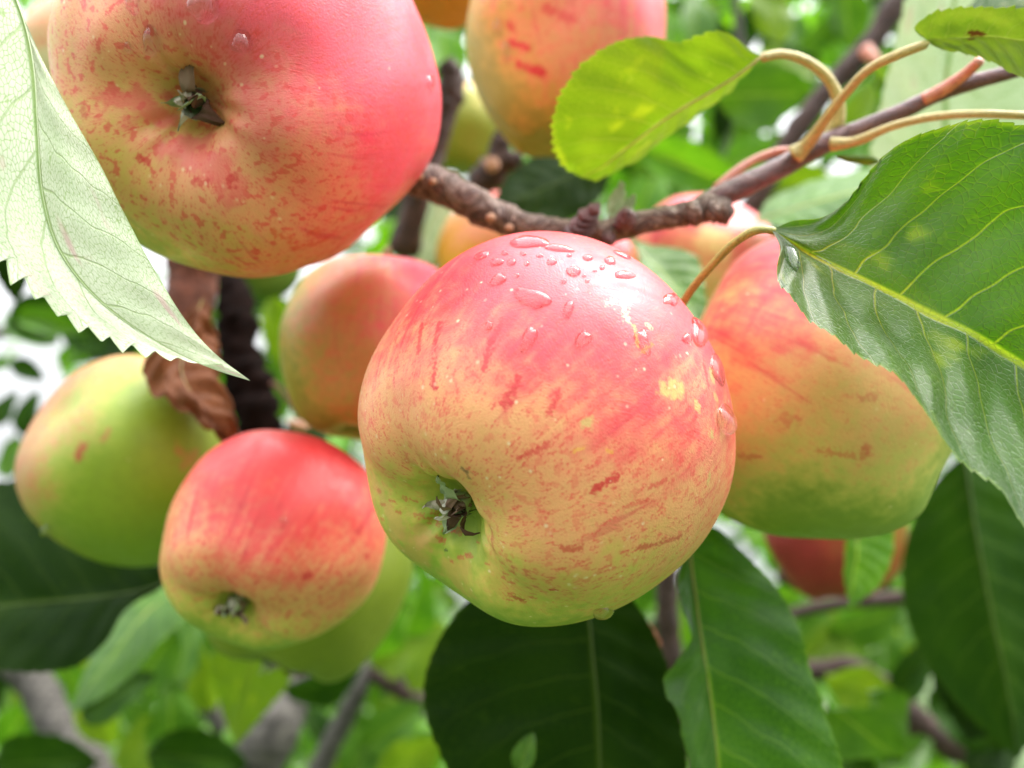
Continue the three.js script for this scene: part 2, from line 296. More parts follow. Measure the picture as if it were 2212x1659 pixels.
  // ---- calyx: five dried sepals round a small cup with stamens
  if (o.sepal) {
    surface(o, 0, 1, q);
    const c = new THREE.Group(); c.name = 'calyx'; c.position.set(o.lean * q.y * 0, q.y, 0); c.position.x = q.x; t.add(c);
    const L = 0.155 * o.R * o.sepal;
    mesh('cup', gridGeometry(20, 8, (u, v) => { const a = -u * 6.2832, rr = L * (0.18 + 0.42 * v + 0.06 * Math.sin(5 * a)), h = -L * 0.75 * v * v; return new THREE.Vector3(Math.cos(a) * rr, h, Math.sin(a) * rr); }, true), calyxGreen, c);
    for (let k = 0; k < 8; k++) {
      const a0 = k * 1.2566 + o.phase + (r() - 0.5) * 0.5, len = L * (1.0 + r() * 0.6), curl = -0.5 + r() * 2.4, tw = (r() - 0.5) * 3, wd = L * (0.36 + 0.2 * r()), fold = 0.25 + r() * 0.8;
      mesh('sepal', gridGeometry(6, 14, (u, v) => {
        const e = (u - 0.5) * 2, w = wd * (1 - v * v * 0.96) * (1 + 0.25 * Math.sin(v * 9 + k)), an = 0.1 + curl * v * v + 0.35 * Math.sin(v * 7 + k * 2), along = len * v, x = L * 0.5 + along * Math.sin(an), y = -L * 0.6 - along * Math.cos(an), bend = Math.abs(e) * w * fold * Math.cos(an), sx = e * w * Math.cos(tw * v), sy = e * w * Math.sin(tw * v);
        return new THREE.Vector3(Math.cos(a0) * (x - bend * 0.5 + sy * 0.5) - Math.sin(a0) * sx, y + bend + sy * 0.5 + 0.3 * L * noise(u * 4, v * 6, k + o.seed), Math.sin(a0) * (x - bend * 0.5 + sy * 0.5) + Math.cos(a0) * sx);
      }), k % 3 === 2 ? calyxGreen : calyxMaterials[(k + o.seed) % 4], c);
    }
    const st = [];
    for (let k = 0; k < 12; k++) { const a = r() * 6.28, rr = L * 0.3 * r(), lean = 0.5 * r(), h = L * (0.6 + 0.5 * r()); st.push(tube([{ p: new THREE.Vector3(Math.cos(a) * rr, 0, Math.sin(a) * rr), r: L * 0.045 }, { p: new THREE.Vector3(Math.cos(a) * rr * 1.3, -h * 0.6, Math.sin(a) * rr * 1.3), r: L * 0.04 }, { p: new THREE.Vector3(Math.cos(a + 1) * (rr + h * lean * 0.5), -h, Math.sin(a + 1) * (rr + h * lean * 0.5)), r: L * 0.05 }], 5, 6)); }
    mesh('stamens', mergeGeometries(st), calyxMaterials[3], c).userData.kind = 'stuff';
  }
  // ---- stem
  const q0 = surface(o, 0, 0, new THREE.Vector3()), R = o.R;
  if (!o.fill) mesh('stem', tube([{ p: q0.clone().add(new THREE.Vector3(0, -0.03 * R, 0)), r: R * 0.05 }, { p: q0.clone().add(new THREE.Vector3(0.02 * R, 0.25 * R, 0)), r: R * 0.042 }, { p: q0.clone().add(new THREE.Vector3(0.08 * R, 0.55 * R, 0.03 * R)), r: R * 0.055 }], 8, 10), stemMaterial, t);
  o.group = t; o.inv = inv;
  return o;
}
const RED = [196, 34, 44], SCAB = [190, 182, 104], RUSSET = [214, 168, 84];
const A1 = makeApple('large streaked red and yellow apple in sharp focus, wet with drops, below the knobbly branch', {
  x: 1176, y: 925.5, d: 0.2, r: 412.5, eye: [938, 1120, 0.86], phase: 1.407, lobes: 0.0208, taper: 0.022, lump: 0.06, tall: 0.9457, lean: -0.0706, spin: -0.716, wide: 1.022, seed: 4, blush: [0.3, 0.92, 0.3], more: 0.17, w: 1792, nu: 200, nv: 150, dots: 420, sepal: 0.66, spots: 0.45, streaks: 0.35, pucker: 0.018,
  marks: [
    [850, 1130, 850, 1132, 46, [218, 160, 104], 0.6, 0.5], [890, 1190, 900, 1196, 50, [216, 160, 100], 0.6, 0.5], [985, 1245, 1000, 1250, 46, [214, 158, 96], 0.55, 0.5], [905, 1150, 925, 1165, 30, [226, 160, 118], 0.5, 0.6], [820, 1060, 822, 1066, 34, [220, 160, 108], 0.5, 0.5], [1080, 1262, 1120, 1268, 40, [206, 160, 84], 0.4, 0.6],
    ...Array.from({ length: 46 }, (_, k) => { const a = hash(k, 3) * 340, b = hash(k, 9) * 90; return [812 + a, 1060 + a * 0.62 + b - 30, 816 + a + 8 * hash(k, 5), 1062 + a * 0.62 + b - 30, 3 + 4 * hash(k, 7), [204, 76, 62], 0.5, 0.7]; }),
    [948, 700, 938, 835, 9, RED, 0.75], [912, 700, 903, 760, 7, RED, 0.6], [1062, 735, 1046, 798, 8, RED, 0.75], [1118, 820, 1092, 872, 11, RED, 0.7], [1206, 850, 1186, 894, 7, RED, 0.55], [1085, 690, 1062, 740, 6, RED, 0.4],
    [1332, 1030, 1282, 1058, 8, RED, 0.8], [1438, 1038, 1405, 1052, 6, RED, 0.45], [1470, 1158, 1378, 1184, 7, [190, 70, 56], 0.7], [1255, 1183, 1218, 1185, 8, [196, 76, 60], 0.75], [1200, 1274, 1190, 1274, 6, RED, 0.7], [1130, 1296, 1112, 1290, 6, [176, 84, 50], 0.7],
    [1150, 975, 1120, 990, 6, RED, 0.5], [1180, 960, 1160, 975, 7, RED, 0.45], [1500, 900, 1490, 940, 12, RED, 0.35], [1400, 1080, 1350, 1095, 5, RED, 0.35], [1522, 790, 1530, 830, 8, RED, 0.6],
    [1436, 838, 1466, 840, 20, SCAB, 0.85, 0.5], [1504, 874, 1508, 880, 13, SCAB, 0.85, 0.5], [1268, 911, 1270, 911, 14, SCAB, 0.75, 0.5], [1537, 935, 1537, 940, 11, SCAB, 0.8, 0.4], [1535, 800, 1540, 820, 10, SCAB, 0.7, 0.5], [1534, 1025, 1530, 1040, 8, SCAB, 0.6], [1545, 855, 1549, 862, 9, SCAB, 0.7],
    [1438, 838, 1438, 838, 5, [150, 132, 74], 0.8], [1458, 841, 1458, 841, 4, [150, 132, 74], 0.8],
    [1296, 604, 1302, 612, 13, [236, 222, 150], 0.8, 0.5], [1345, 640, 1352, 690, 9, [236, 224, 160], 0.85, 0.9], [1330, 650, 1310, 655, 6, [236, 224, 160], 0.8, 0.9], [1358, 632, 1362, 640, 8, [236, 224, 160], 0.8, 0.8], [1370, 705, 1378, 745, 5, RUSSET, 0.85, 0.8], [1398, 700, 1404, 706, 6, [236, 214, 150], 0.8, 0.8], [1388, 760, 1408, 742, 5, [220, 120, 50], 0.8, 0.8],
    [1005, 1018, 1006, 1019, 10, [110, 84, 56], 0.8, 0.5], [1012, 1031, 1013, 1032, 5, [130, 96, 60], 0.7, 0.5], [1260, 968, 1240, 975, 4, [226, 180, 70], 0.6, 0.6], [1312, 974, 1322, 978, 4, [226, 180, 70], 0.6, 0.6], [960, 1187, 966, 1189, 4, [80, 90, 40], 0.8, 0.5],
    [1060, 1140, 1068, 1190, 7, [190, 84, 70], 0.55],
  ],
});
const A2 = makeApple('big pink apple with its dried calyx facing out, behind the pale serrated leaf', {
  x: 545, y: 190, d: 0.226, r: 404, eye: [432, 222, 0.76], phase: 0.6, lobes: 0.022, taper: 0.02, seed: 7, blush: [0.78, 0.42, 0.3], more: 0.2, grade: { red: [220, 72, 98], orange: [228, 150, 114], yellow: [214, 186, 96] }, w: 1024, nu: 144, nv: 108, dots: 260, sepal: 0.68, spots: 1, lump: 0.2, streaks: 0.6,
  marks: [[245, 215, 340, 235, 38, [226, 92, 92], 0.65, 0.6], [400, 325, 500, 385, 46, [226, 96, 96], 0.65, 0.6], [505, 385, 500, 392, 12, RED, 0.6], [425, 390, 440, 395, 12, RED, 0.5], [640, 535, 700, 520, 12, [216, 88, 60], 0.7, 0.8], [590, 500, 630, 520, 9, [216, 88, 60], 0.6, 0.8], [680, 500, 690, 505, 12, [216, 88, 60], 0.6, 0.8], [300, 340, 320, 350, 8, RED, 0.6], [210, 95, 215, 105, 9, RED, 0.5], [180, 240, 182, 244, 12, [200, 80, 60], 0.6], [790, 295, 810, 310, 16, [222, 60, 86], 0.55], [715, 562, 716, 563, 5, [60, 40, 30], 0.9, 0.2]],
});
const A3 = makeApple('small bright red apple with star-shaped calyx, below the brown dead leaf', {
  x: 597, y: 1162, d: 0.268, r: 229, eye: [512, 1318, 0.86], phase: 1.1, lobes: 0.016, taper: 0.03, seed: 12, blush: [0.3, 0.92, 0.35], more: 0.13, w: 576, sepal: 0.95, dots: 160, spots: 1.1, grade: { deep: [190, 22, 36], red: [214, 44, 54] },
  marks: [[805, 1100, 770, 1150, 7, RED, 0.8], [660, 1242, 664, 1244, 9, RED, 0.7], [520, 1090, 525, 1095, 9, RED, 0.5], [790, 1200, 795, 1204, 7, RED, 0.7]],
});
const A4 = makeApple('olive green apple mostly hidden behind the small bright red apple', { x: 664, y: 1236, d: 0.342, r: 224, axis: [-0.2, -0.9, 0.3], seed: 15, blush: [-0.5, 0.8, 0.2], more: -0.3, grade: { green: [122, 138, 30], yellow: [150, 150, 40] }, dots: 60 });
const A5 = makeApple('round yellow-green apple beside the brown dead leaf, rim against the sky', {
  x: 287, y: 994, d: 0.308, r: 222, axis: [0.55, -0.55, -0.6], lump: 0.07, taper: 0.0, seed: 18, blush: [-0.75, 0.45, -0.2], more: -0.13, w: 576, grade: { green: [136, 160, 44], yellow: [164, 166, 66], orange: [176, 128, 74], red: [176, 70, 56] }, streaks: 0.3, dots: 90, sepal: 0,
  marks: [[178, 965, 172, 985, 12, [176, 70, 50], 0.85], [235, 930, 225, 950, 7, [190, 96, 70], 0.6], [400, 985, 430, 1020, 26, [206, 110, 80], 0.5, 0.8]],
});
const A6 = makeApple('red-cheeked apple wedged behind the large wet apple, olive on its shaded side', { x: 804, y: 748, d: 0.288, r: 207, axis: [-0.05, -0.95, 0.2], seed: 22, blush: [0.92, 0.4, 0.2], more: 0.1, w: 576, streaks: 0.25, sepal: 0.7, grade: { red: [224, 56, 90], green: [138, 138, 50], yellow: [178, 152, 68], orange: [212, 120, 74] }, dots: 80 });
const A7 = makeApple('broad yellow apple with faint red streaks under the large glossy leaf', {
  x: 1746, y: 846, d: 0.247, r: 328, axis: [0.85, -0.45, 0.12], seed: 27, blush: [-0.3, 0.95, 0.3], more: 0.0, w: 896, nu: 128, nv: 96, lump: 0.12, tall: 0.95, flecks: 0.45, spots: 0.3, grade: { green: [140, 160, 62], orange: [222, 164, 108], yellow: [206, 194, 104] }, dots: 160, sepal: 0, streaks: 0.3,
  marks: [[1775, 975, 1870, 985, 8, [204, 90, 62], 0.45, 0.9], [1868, 970, 1872, 972, 10, RED, 0.4], [1600, 985, 1640, 985, 8, [200, 90, 70], 0.6, 0.8], [1540, 690, 1640, 668, 7, [214, 70, 76], 0.35, 0.9], [1545, 720, 1660, 700, 6, [214, 70, 76], 0.35, 0.9], [1560, 660, 1640, 640, 6, [214, 70, 76], 0.3, 0.9], [1690, 910, 1720, 905, 12, [206, 100, 76], 0.45, 0.8], [1860, 860, 1890, 858, 8, [200, 90, 70], 0.45, 0.8]],
});
const A8 = makeApple('pink and yellow apple with red dashes behind the lime green leaf', {
  x: 1224, y: 92, d: 0.302, r: 222, axis: [0.1, -0.95, 0.1], tall: 1.12, seed: 31, blush: [0.75, 0.6, 0.3], more: 0.1, w: 576, sepal: 0, streaks: 0.3, lobes: 0.02, grade: { red: [222, 84, 102], orange: [214, 140, 96], yellow: [196, 158, 72], green: [150, 142, 60] }, dots: 70,
  marks: [[1105, 92, 1140, 104, 8, RED, 0.8], [1120, 140, 1170, 155, 9, RED, 0.75], [1155, 152, 1172, 160, 11, RED, 0.7], [1180, 18, 1240, 45, 11, RED, 0.5], [1100, 50, 1106, 60, 10, RED, 0.6]],
});
makeApple('orange apple whose underside dips in above the dark spur, at the very top', { x: 946, y: -125, d: 0.37, r: 170, axis: [0, -1, 0.2], seed: 33, blush: [0.4, 0.9, 0.2], more: 0.1, w: 384, grade: { green: [196, 140, 50], yellow: [206, 150, 60] }, sepal: 0, dots: 30 });
const A10 = makeApple('pink and cream apple showing behind the smooth purple twig', { x: 1508, y: 568, d: 0.39, r: 150, axis: [-0.3, -0.75, -0.5], seed: 36, blush: [0.1, 0.9, 0.3], more: 0.12, w: 512, lobes: 0.03, grade: { green: [224, 206, 116], yellow: [234, 206, 130] }, dots: 40, sepal: 0, marks: [[1545, 522, 1560, 530, 40, [236, 220, 140], 0.8, 0.4]] });  // the mark paints a pale highlight into the skin
makeApple('yellow and red apple peeping from below the knobbly grey-brown branch', { x: 1082, y: 550, d: 0.41, r: 136, axis: [0, -0.9, 0.3], seed: 39, blush: [0.55, 0.85, 0.1], more: 0.02, w: 384, grade: { green: [214, 160, 40], yellow: [222, 162, 44] }, dots: 30, sepal: 0 });
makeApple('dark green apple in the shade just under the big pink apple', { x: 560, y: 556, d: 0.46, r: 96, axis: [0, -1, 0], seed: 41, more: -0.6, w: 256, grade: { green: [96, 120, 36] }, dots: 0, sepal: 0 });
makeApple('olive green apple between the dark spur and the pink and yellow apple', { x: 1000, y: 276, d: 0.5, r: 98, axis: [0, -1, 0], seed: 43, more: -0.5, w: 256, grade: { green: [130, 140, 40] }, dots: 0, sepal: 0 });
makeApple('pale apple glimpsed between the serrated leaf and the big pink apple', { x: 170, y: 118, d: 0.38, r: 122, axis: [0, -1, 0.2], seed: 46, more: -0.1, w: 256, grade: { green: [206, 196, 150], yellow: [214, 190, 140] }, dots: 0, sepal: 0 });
makeApple('shaded red and tan apple below the broad yellow apple', { x: 1806, y: 1140, d: 0.42, r: 150, axis: [0.1, -1, 0], seed: 49, blush: [-0.9, -0.3, 0.3], more: 0.1, w: 384, grade: { red: [130, 26, 34], deep: [90, 20, 26], orange: [170, 90, 56], yellow: [170, 124, 60], green: [160, 124, 60] }, dots: 20, sepal: 0 });  // dark grade: the shade this apple hangs in is painted into its skin
makeApple('orange apple barely visible over the shoulder of the large wet apple', { x: 1318, y: 604, d: 0.43, r: 92, axis: [0, -1, 0], seed: 52, more: 0.1, w: 256, grade: { yellow: [206, 140, 60], green: [196, 140, 60] }, dots: 0, sepal: 0 });

// ------------------------------------------------------------------ leaves near the lens
// a blade between three curves: margin, midrib, margin; teeth and a slight quilting
function bladeGeometry(mid, a, b, { nv = 180, nu = 12, teeth = [30, 30], depth = [0.0006, 0.0006], bow = 0, seed = 1, ripple = 0.0004, from = 0.06 }) {
  const curve = (l) => new THREE.CatmullRomCurve3(l.map((e) => P(...e)), false, 'centripetal');
  const cs = [curve(a), curve(mid), curve(b)], get = cs.map((c) => c.getSpacedPoints(nv));
  return gridGeometry(nu * 2, nv, (u, v) => {
    const j = Math.round(v * nv), s = u < 0.5 ? 0 : 2, e = Math.abs(u * 2 - 1), k = s / 2, m = get[1][j], edge = get[s][j];
    const across = edge.clone().sub(m), tan = get[1][Math.min(nv, j + 1)].clone().sub(get[1][Math.max(0, j - 1)]).normalize();
    const saw = teeth[k] ? ((v * teeth[k] + 0.35 * noise(v * 7, k, seed)) % 1 + 1) % 1 : 0, fade = ss(from, from + 0.1, v) * (1 - ss(0.97, 1, v)), tooth = depth[k] * (saw < 0.78 ? saw / 0.78 : (1 - saw) / 0.22) * (0.6 + 0.8 * hash(Math.floor(v * teeth[k]), seed + k)) * fade;
    const len = across.length() || 1e-6, nrm = across.clone().cross(tan); if (s) nrm.negate(); if (nrm.lengthSq() < 1e-14) nrm.copy(FW); nrm.normalize();
    const p = m.clone().addScaledVector(across, e);
    if (e > 0.8) p.addScaledVector(across, tooth / len * (e - 0.8) * 5).addScaledVector(tan, tooth * 0.8 * (e - 0.8) * 5);
    const veins = Math.sin((v - 0.17 * e) * 9 * 6.283 + k * 3.14);
    return p.addScaledVector(nrm, bow * len * 4 * e * (1 - e) + ripple * (veins * e * (1 - e * 0.6) + 1.4 * noise(e * 2 + seed, v * 7, k * 5)) * ss(0, 0.1, v) * (1 - ss(0.9, 1, v)));
  });
}
function leaf(label, material, curves, opts, petiole, o = {}) {
  const t = new THREE.Group(); t.position.copy(P(...curves[0][0])); top(t, 'leaf', label, 'leaf', o.group); t.updateMatrixWorld(true);
  const put = (name, g, m) => { g.translate(-t.position.x, -t.position.y, -t.position.z); return mesh(name, g, m, t); };
  put('blade', bladeGeometry(...curves, opts), material);
  const mid = curves[0], n = mid.length, wide = (o.rib ?? 5) * 0.42;
  put('midrib', tube(mid.map(([x, y, d], i) => ({ p: P(x, y, d + (o.ribBack ?? 0.0004)), r: wide * d / F * (1 - 0.85 * i / (n - 1)) })), 8, 50), o.ribMat ?? M.petiole);
  if (petiole) put('petiole', tube(px(petiole), 10, 40), o.petMat ?? M.petiole);
  t.updateMatrixWorld(true);
  return t;
}
leaf('pale serrated leaf underside hanging in front of the big pink apple', M.under, [
  [[-40, -190, 0.176], [20, -40, 0.174], [56, 60, 0.173], [73, 150, 0.172], [82, 290, 0.171], [92, 420, 0.171], [128, 540, 0.171], [215, 650, 0.171], [350, 745, 0.172], [455, 795, 0.173], [540, 822, 0.174]],
  [[-40, -190, 0.176], [-180, -60, 0.17], [-230, 150, 0.166], [-180, 350, 0.164], [-60, 500, 0.165], [20, 565, 0.166], [95, 640, 0.167], [165, 692, 0.168], [240, 728, 0.169], [320, 756, 0.17], [405, 778, 0.171], [470, 795, 0.173], [540, 822, 0.174]],
  [[-40, -190, 0.176], [24, -40, 0.174], [62, 62, 0.173], [98, 140, 0.173], [150, 240, 0.173], [212, 348, 0.173], [272, 468, 0.173], [335, 585, 0.173], [400, 690, 0.173], [458, 758, 0.174], [540, 822, 0.174]],
], { teeth: [29, 0], depth: [0.002, 0], seed: 3, bow: 0.04, ripple: 0.0003, nv: 320 }, null, { rib: 4, ribBack: -0.0002, ribMat: new THREE.MeshStandardMaterial({ color: new THREE.Color().setRGB(0.5, 0.58, 0.36), roughness: 0.7 }) });
const bigLeaf = leaf('large glossy green leaf folded along its midrib, a bead of water at its base', M.big, [
  [[1666, 494, 0.194], [1720, 528, 0.191], [1800, 572, 0.188], [1900, 628, 0.184], [2050, 700, 0.179], [2212, 790, 0.174], [2380, 920, 0.169], [2480, 1080, 0.165]],
  [[1666, 494, 0.194], [1712, 479, 0.193], [1770, 472, 0.192], [1822, 440, 0.19], [1860, 392, 0.188], [1905, 338, 0.186], [1970, 300, 0.184], [2060, 270, 0.181], [2140, 264, 0.178], [2240, 290, 0.174], [2370, 450, 0.168], [2450, 760, 0.165], [2480, 1080, 0.165]],
  [[1666, 494, 0.1940], [1684, 530, 0.1900], [1679, 575, 0.1850], [1692, 620, 0.1800], [1742, 680, 0.1750], [1830, 744, 0.1700], [1925, 806, 0.1650], [1990, 866, 0.1610], [2032, 942, 0.1570], [2095, 1012, 0.1550], [2165, 1066, 0.1530], [2225, 1130, 0.1520], [2330, 1180, 0.1530], [2480, 1080, 0.1650]],
], { teeth: [44, 46], depth: [0.0009, 0.0009], seed: 5, bow: 0.05, ripple: 0.0009, nv: 300, nu: 22 }, [[1440, 720, 0.215, 10], [1484, 640, 0.208, 9], [1530, 582, 0.203, 9], [1590, 522, 0.198, 9], [1640, 496, 0.195, 10], [1680, 500, 0.194, 8]], { petMat: M.petioleGreen, rib: 5, ribMat: new THREE.MeshStandardMaterial({ color: new THREE.Color().setRGB(0.22, 0.3, 0.13), roughness: 0.6 }) });
leaf('lime green leaf seen side-on, arching over from its stalk before the pink and yellow apple', M.yellow, [
  [[1645, 122, 0.236], [1600, 158, 0.237], [1540, 196, 0.238], [1460, 243, 0.24], [1390, 292, 0.243], [1335, 335, 0.246], [1292, 366, 0.25], [1256, 384, 0.253]],
  [[1645, 122, 0.236], [1612, 100, 0.234], [1580, 76, 0.231], [1545, 68, 0.23], [1510, 78, 0.231], [1470, 92, 0.233], [1410, 80, 0.232], [1345, 88, 0.231], [1280, 124, 0.232], [1228, 180, 0.235], [1200, 250, 0.24], [1198, 300, 0.245], [1214, 350, 0.25], [1256, 384, 0.253]],
  [[1645, 122, 0.236], [1620, 150, 0.244], [1560, 205, 0.255], [1480, 265, 0.262], [1410, 318, 0.266], [1345, 360, 0.264], [1295, 384, 0.258], [1256, 384, 0.253]],
], { teeth: [34, 30], depth: [0.0007, 0.0007], seed: 8, bow: 0.06, ripple: 0.0006 }, [[1640, 126, 0.236, 10], [1690, 117, 0.237, 10], [1745, 134, 0.239, 11], [1790, 172, 0.241, 12], [1812, 225, 0.243, 14], [1806, 270, 0.245, 17], [1790, 296, 0.247, 18]], { rib: 8, ribBack: -0.001 });
leaf('yellow-green leaf with a brown blemish, above the purple twig', M.spotted, [
  [[2000, 86, 0.212], [2060, 84, 0.21], [2120, 78, 0.208], [2190, 84, 0.206], [2270, 100, 0.204], [2380, 130, 0.2]],
  [[2000, 86, 0.212], [1975, 62, 0.211], [1996, 40, 0.209], [2050, 20, 0.207], [2130, 18, 0.204], [2212, 24, 0.202], [2300, 60, 0.2], [2380, 130, 0.2]],
  [[2000, 86, 0.212], [2024, 104, 0.211], [2080, 112, 0.209], [2140, 132, 0.207], [2212, 168, 0.204], [2300, 180, 0.202], [2380, 130, 0.2]],
], { teeth: [22, 16], depth: [0.0007, 0.0004], seed: 9, ripple: 0.0005, bow: 0.05 }, [[1712, 338, 0.243, 22], [1745, 310, 0.24, 14], [1788, 252, 0.233, 11], [1832, 196, 0.226, 10], [1880, 148, 0.219, 10], [1940, 118, 0.214, 11], [2010, 92, 0.211, 10]], { rib: 4 });
leaf('green leaf with a curled lobe hanging below the large wet apple', M.gloss, [
  [[1490, 1150, 0.262], [1494, 1220, 0.26], [1506, 1310, 0.258], [1518, 1400, 0.256], [1534, 1500, 0.254], [1546, 1600, 0.252], [1556, 1720, 0.25], [1566, 1900, 0.25]],
  [[1490, 1150, 0.262], [1470, 1220, 0.258], [1464, 1290, 0.252], [1490, 1372, 0.25], [1462, 1430, 0.247], [1432, 1462, 0.246], [1440, 1500, 0.245], [1466, 1545, 0.245], [1482, 1620, 0.245], [1500, 1700, 0.246], [1566, 1900, 0.25]],
  [[1490, 1150, 0.262], [1545, 1140, 0.264], [1600, 1190, 0.264], [1662, 1252, 0.263], [1712, 1330, 0.261], [1742, 1420, 0.259], [1772, 1510, 0.257], [1798, 1590, 0.255], [1822, 1690, 0.253], [1740, 1830, 0.251], [1566, 1900, 0.25]],
], { teeth: [20, 34], depth: [0.0004, 0.0008], seed: 13, bow: 0.05, ripple: 0.0007 }, [[1470, 1040, 0.285, 8], [1484, 1100, 0.272, 8], [1490, 1156, 0.262, 8]], { rib: 6, ribBack: -0.0003 });
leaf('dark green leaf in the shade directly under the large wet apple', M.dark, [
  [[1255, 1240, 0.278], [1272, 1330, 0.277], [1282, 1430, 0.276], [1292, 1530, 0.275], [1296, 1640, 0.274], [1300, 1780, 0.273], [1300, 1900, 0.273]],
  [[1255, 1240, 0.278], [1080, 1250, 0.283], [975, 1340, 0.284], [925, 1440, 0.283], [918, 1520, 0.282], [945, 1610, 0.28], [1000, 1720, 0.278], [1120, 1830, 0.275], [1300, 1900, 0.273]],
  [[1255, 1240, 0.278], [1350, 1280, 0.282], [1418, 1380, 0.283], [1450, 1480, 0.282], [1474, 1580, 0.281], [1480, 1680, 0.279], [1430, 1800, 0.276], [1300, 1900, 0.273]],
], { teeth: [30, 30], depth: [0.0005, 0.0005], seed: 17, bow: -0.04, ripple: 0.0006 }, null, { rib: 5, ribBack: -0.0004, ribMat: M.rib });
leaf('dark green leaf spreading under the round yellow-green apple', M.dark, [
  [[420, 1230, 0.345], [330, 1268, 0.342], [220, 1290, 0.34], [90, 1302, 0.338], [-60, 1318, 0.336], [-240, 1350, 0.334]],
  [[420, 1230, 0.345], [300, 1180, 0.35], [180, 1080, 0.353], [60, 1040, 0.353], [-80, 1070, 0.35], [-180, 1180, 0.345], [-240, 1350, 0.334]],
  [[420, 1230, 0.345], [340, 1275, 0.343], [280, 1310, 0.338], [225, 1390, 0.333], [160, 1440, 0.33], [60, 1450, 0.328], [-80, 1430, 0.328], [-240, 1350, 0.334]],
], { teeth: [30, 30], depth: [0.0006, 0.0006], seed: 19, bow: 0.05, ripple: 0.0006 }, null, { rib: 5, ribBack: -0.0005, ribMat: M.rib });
leaf('large pale leaf underside behind the purple twig', M.paleBack, [
  [[2060, 560, 0.33], [2040, 400, 0.325], [2040, 250, 0.32], [2050, 100, 0.318], [2070, -60, 0.316], [2100, -220, 0.316]],
  [[2060, 560, 0.33], [1930, 470, 0.328], [1882, 350, 0.324], [1902, 230, 0.32], [1930, 120, 0.318], [1958, 0, 0.316], [2000, -120, 0.315], [2100, -220, 0.316]],
  [[2060, 560, 0.33], [2200, 460, 0.335], [2290, 330, 0.333], [2310, 200, 0.33], [2300, 50, 0.325], [2240, -100, 0.32], [2100, -220, 0.316]],
], { teeth: [24, 24], depth: [0.0008, 0.0008], seed: 23, bow: -0.04, ripple: 0.001 }, null, { rib: 5 });
leaf('bluish glossy leaf tilted to the sky beyond the tip of the twig', M.deep, [
  [[2080, 30, 0.28], [2150, 15, 0.275], [2240, 0, 0.27], [2340, -20, 0.266]], [[2080, 30, 0.28], [2130, -20, 0.29], [2240, -60, 0.29], [2340, -20, 0.266]], [[2080, 30, 0.28], [2140, 50, 0.268], [2240, 50, 0.262], [2340, -20, 0.266]],
], { teeth: [14, 14], depth: [0.0006, 0.0006], seed: 24 });
leaf('pale blue-green leaf lying flat behind the base of the large glossy leaf', M.green, [
  [[1630, 478, 0.36], [1700, 455, 0.355], [1800, 425, 0.35], [1920, 395, 0.345], [2050, 380, 0.34]],
  [[1630, 478, 0.36], [1665, 430, 0.372], [1740, 396, 0.378], [1850, 370, 0.375], [1960, 360, 0.36], [2050, 380, 0.34]],
  [[1630, 478, 0.36], [1700, 490, 0.345], [1800, 490, 0.335], [1930, 450, 0.332], [2050, 380, 0.34]],
], { teeth: [20, 20], depth: [0.0006, 0.0006], seed: 26 });
leaf('small pointed leaf in the gap between the large wet apple and the broad yellow apple', M.green, [
  [[1340, 500, 0.34], [1385, 545, 0.335], [1430, 590, 0.33], [1480, 650, 0.325], [1530, 720, 0.32]],
  [[1340, 500, 0.34], [1370, 525, 0.335], [1385, 580, 0.325], [1420, 650, 0.318], [1530, 720, 0.32]],
  [[1340, 500, 0.34], [1390, 525, 0.34], [1450, 534, 0.34], [1504, 556, 0.338], [1520, 620, 0.33], [1530, 720, 0.32]],
], { teeth: [16, 16], depth: [0.0005, 0.0005], seed: 28 });
leaf('long dark leaf hanging behind the lower margin of the large glossy leaf', M.deep, [
  [[2085, 980, 0.400], [2096, 1060, 0.398], [2110, 1150, 0.396], [2128, 1250, 0.394], [2150, 1360, 0.392], [2180, 1500, 0.390], [2200, 1640, 0.390]],
  [[2085, 980, 0.400], [2030, 1030, 0.405], [1980, 1110, 0.406], [1952, 1210, 0.405], [1960, 1330, 0.402], [2010, 1440, 0.398], [2090, 1540, 0.394], [2200, 1640, 0.390]],
  [[2085, 980, 0.400], [2150, 1010, 0.405], [2220, 1090, 0.408], [2280, 1220, 0.406], [2300, 1380, 0.400], [2270, 1520, 0.395], [2200, 1640, 0.390]],
], { teeth: [24, 24], depth: [0.0006, 0.0006], seed: 29, bow: -0.03, ripple: 0.0006 }, null, { rib: 6, ribBack: -0.0005, ribMat: M.rib });
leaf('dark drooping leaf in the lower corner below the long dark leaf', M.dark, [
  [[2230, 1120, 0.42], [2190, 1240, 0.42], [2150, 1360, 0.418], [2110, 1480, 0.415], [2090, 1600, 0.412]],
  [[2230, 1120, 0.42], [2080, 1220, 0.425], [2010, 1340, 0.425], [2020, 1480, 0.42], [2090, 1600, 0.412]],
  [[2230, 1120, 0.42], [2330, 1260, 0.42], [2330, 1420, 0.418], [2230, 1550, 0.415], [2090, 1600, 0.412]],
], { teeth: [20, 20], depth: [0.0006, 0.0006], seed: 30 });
leaf('bright green leaf hanging over the shaded red and tan apple', M.bright, [
  [[1850, 1100, 0.335], [1852, 1150, 0.333], [1850, 1200, 0.331], [1840, 1260, 0.329], [1836, 1310, 0.328]],
  [[1850, 1100, 0.335], [1832, 1140, 0.334], [1826, 1200, 0.333], [1826, 1260, 0.331], [1836, 1310, 0.328]],
  [[1850, 1100, 0.335], [1920, 1120, 0.338], [1930, 1180, 0.337], [1900, 1260, 0.333], [1836, 1310, 0.328]],
], { teeth: [10, 14], depth: [0.0004, 0.0006], seed: 32, bow: 0.05 });
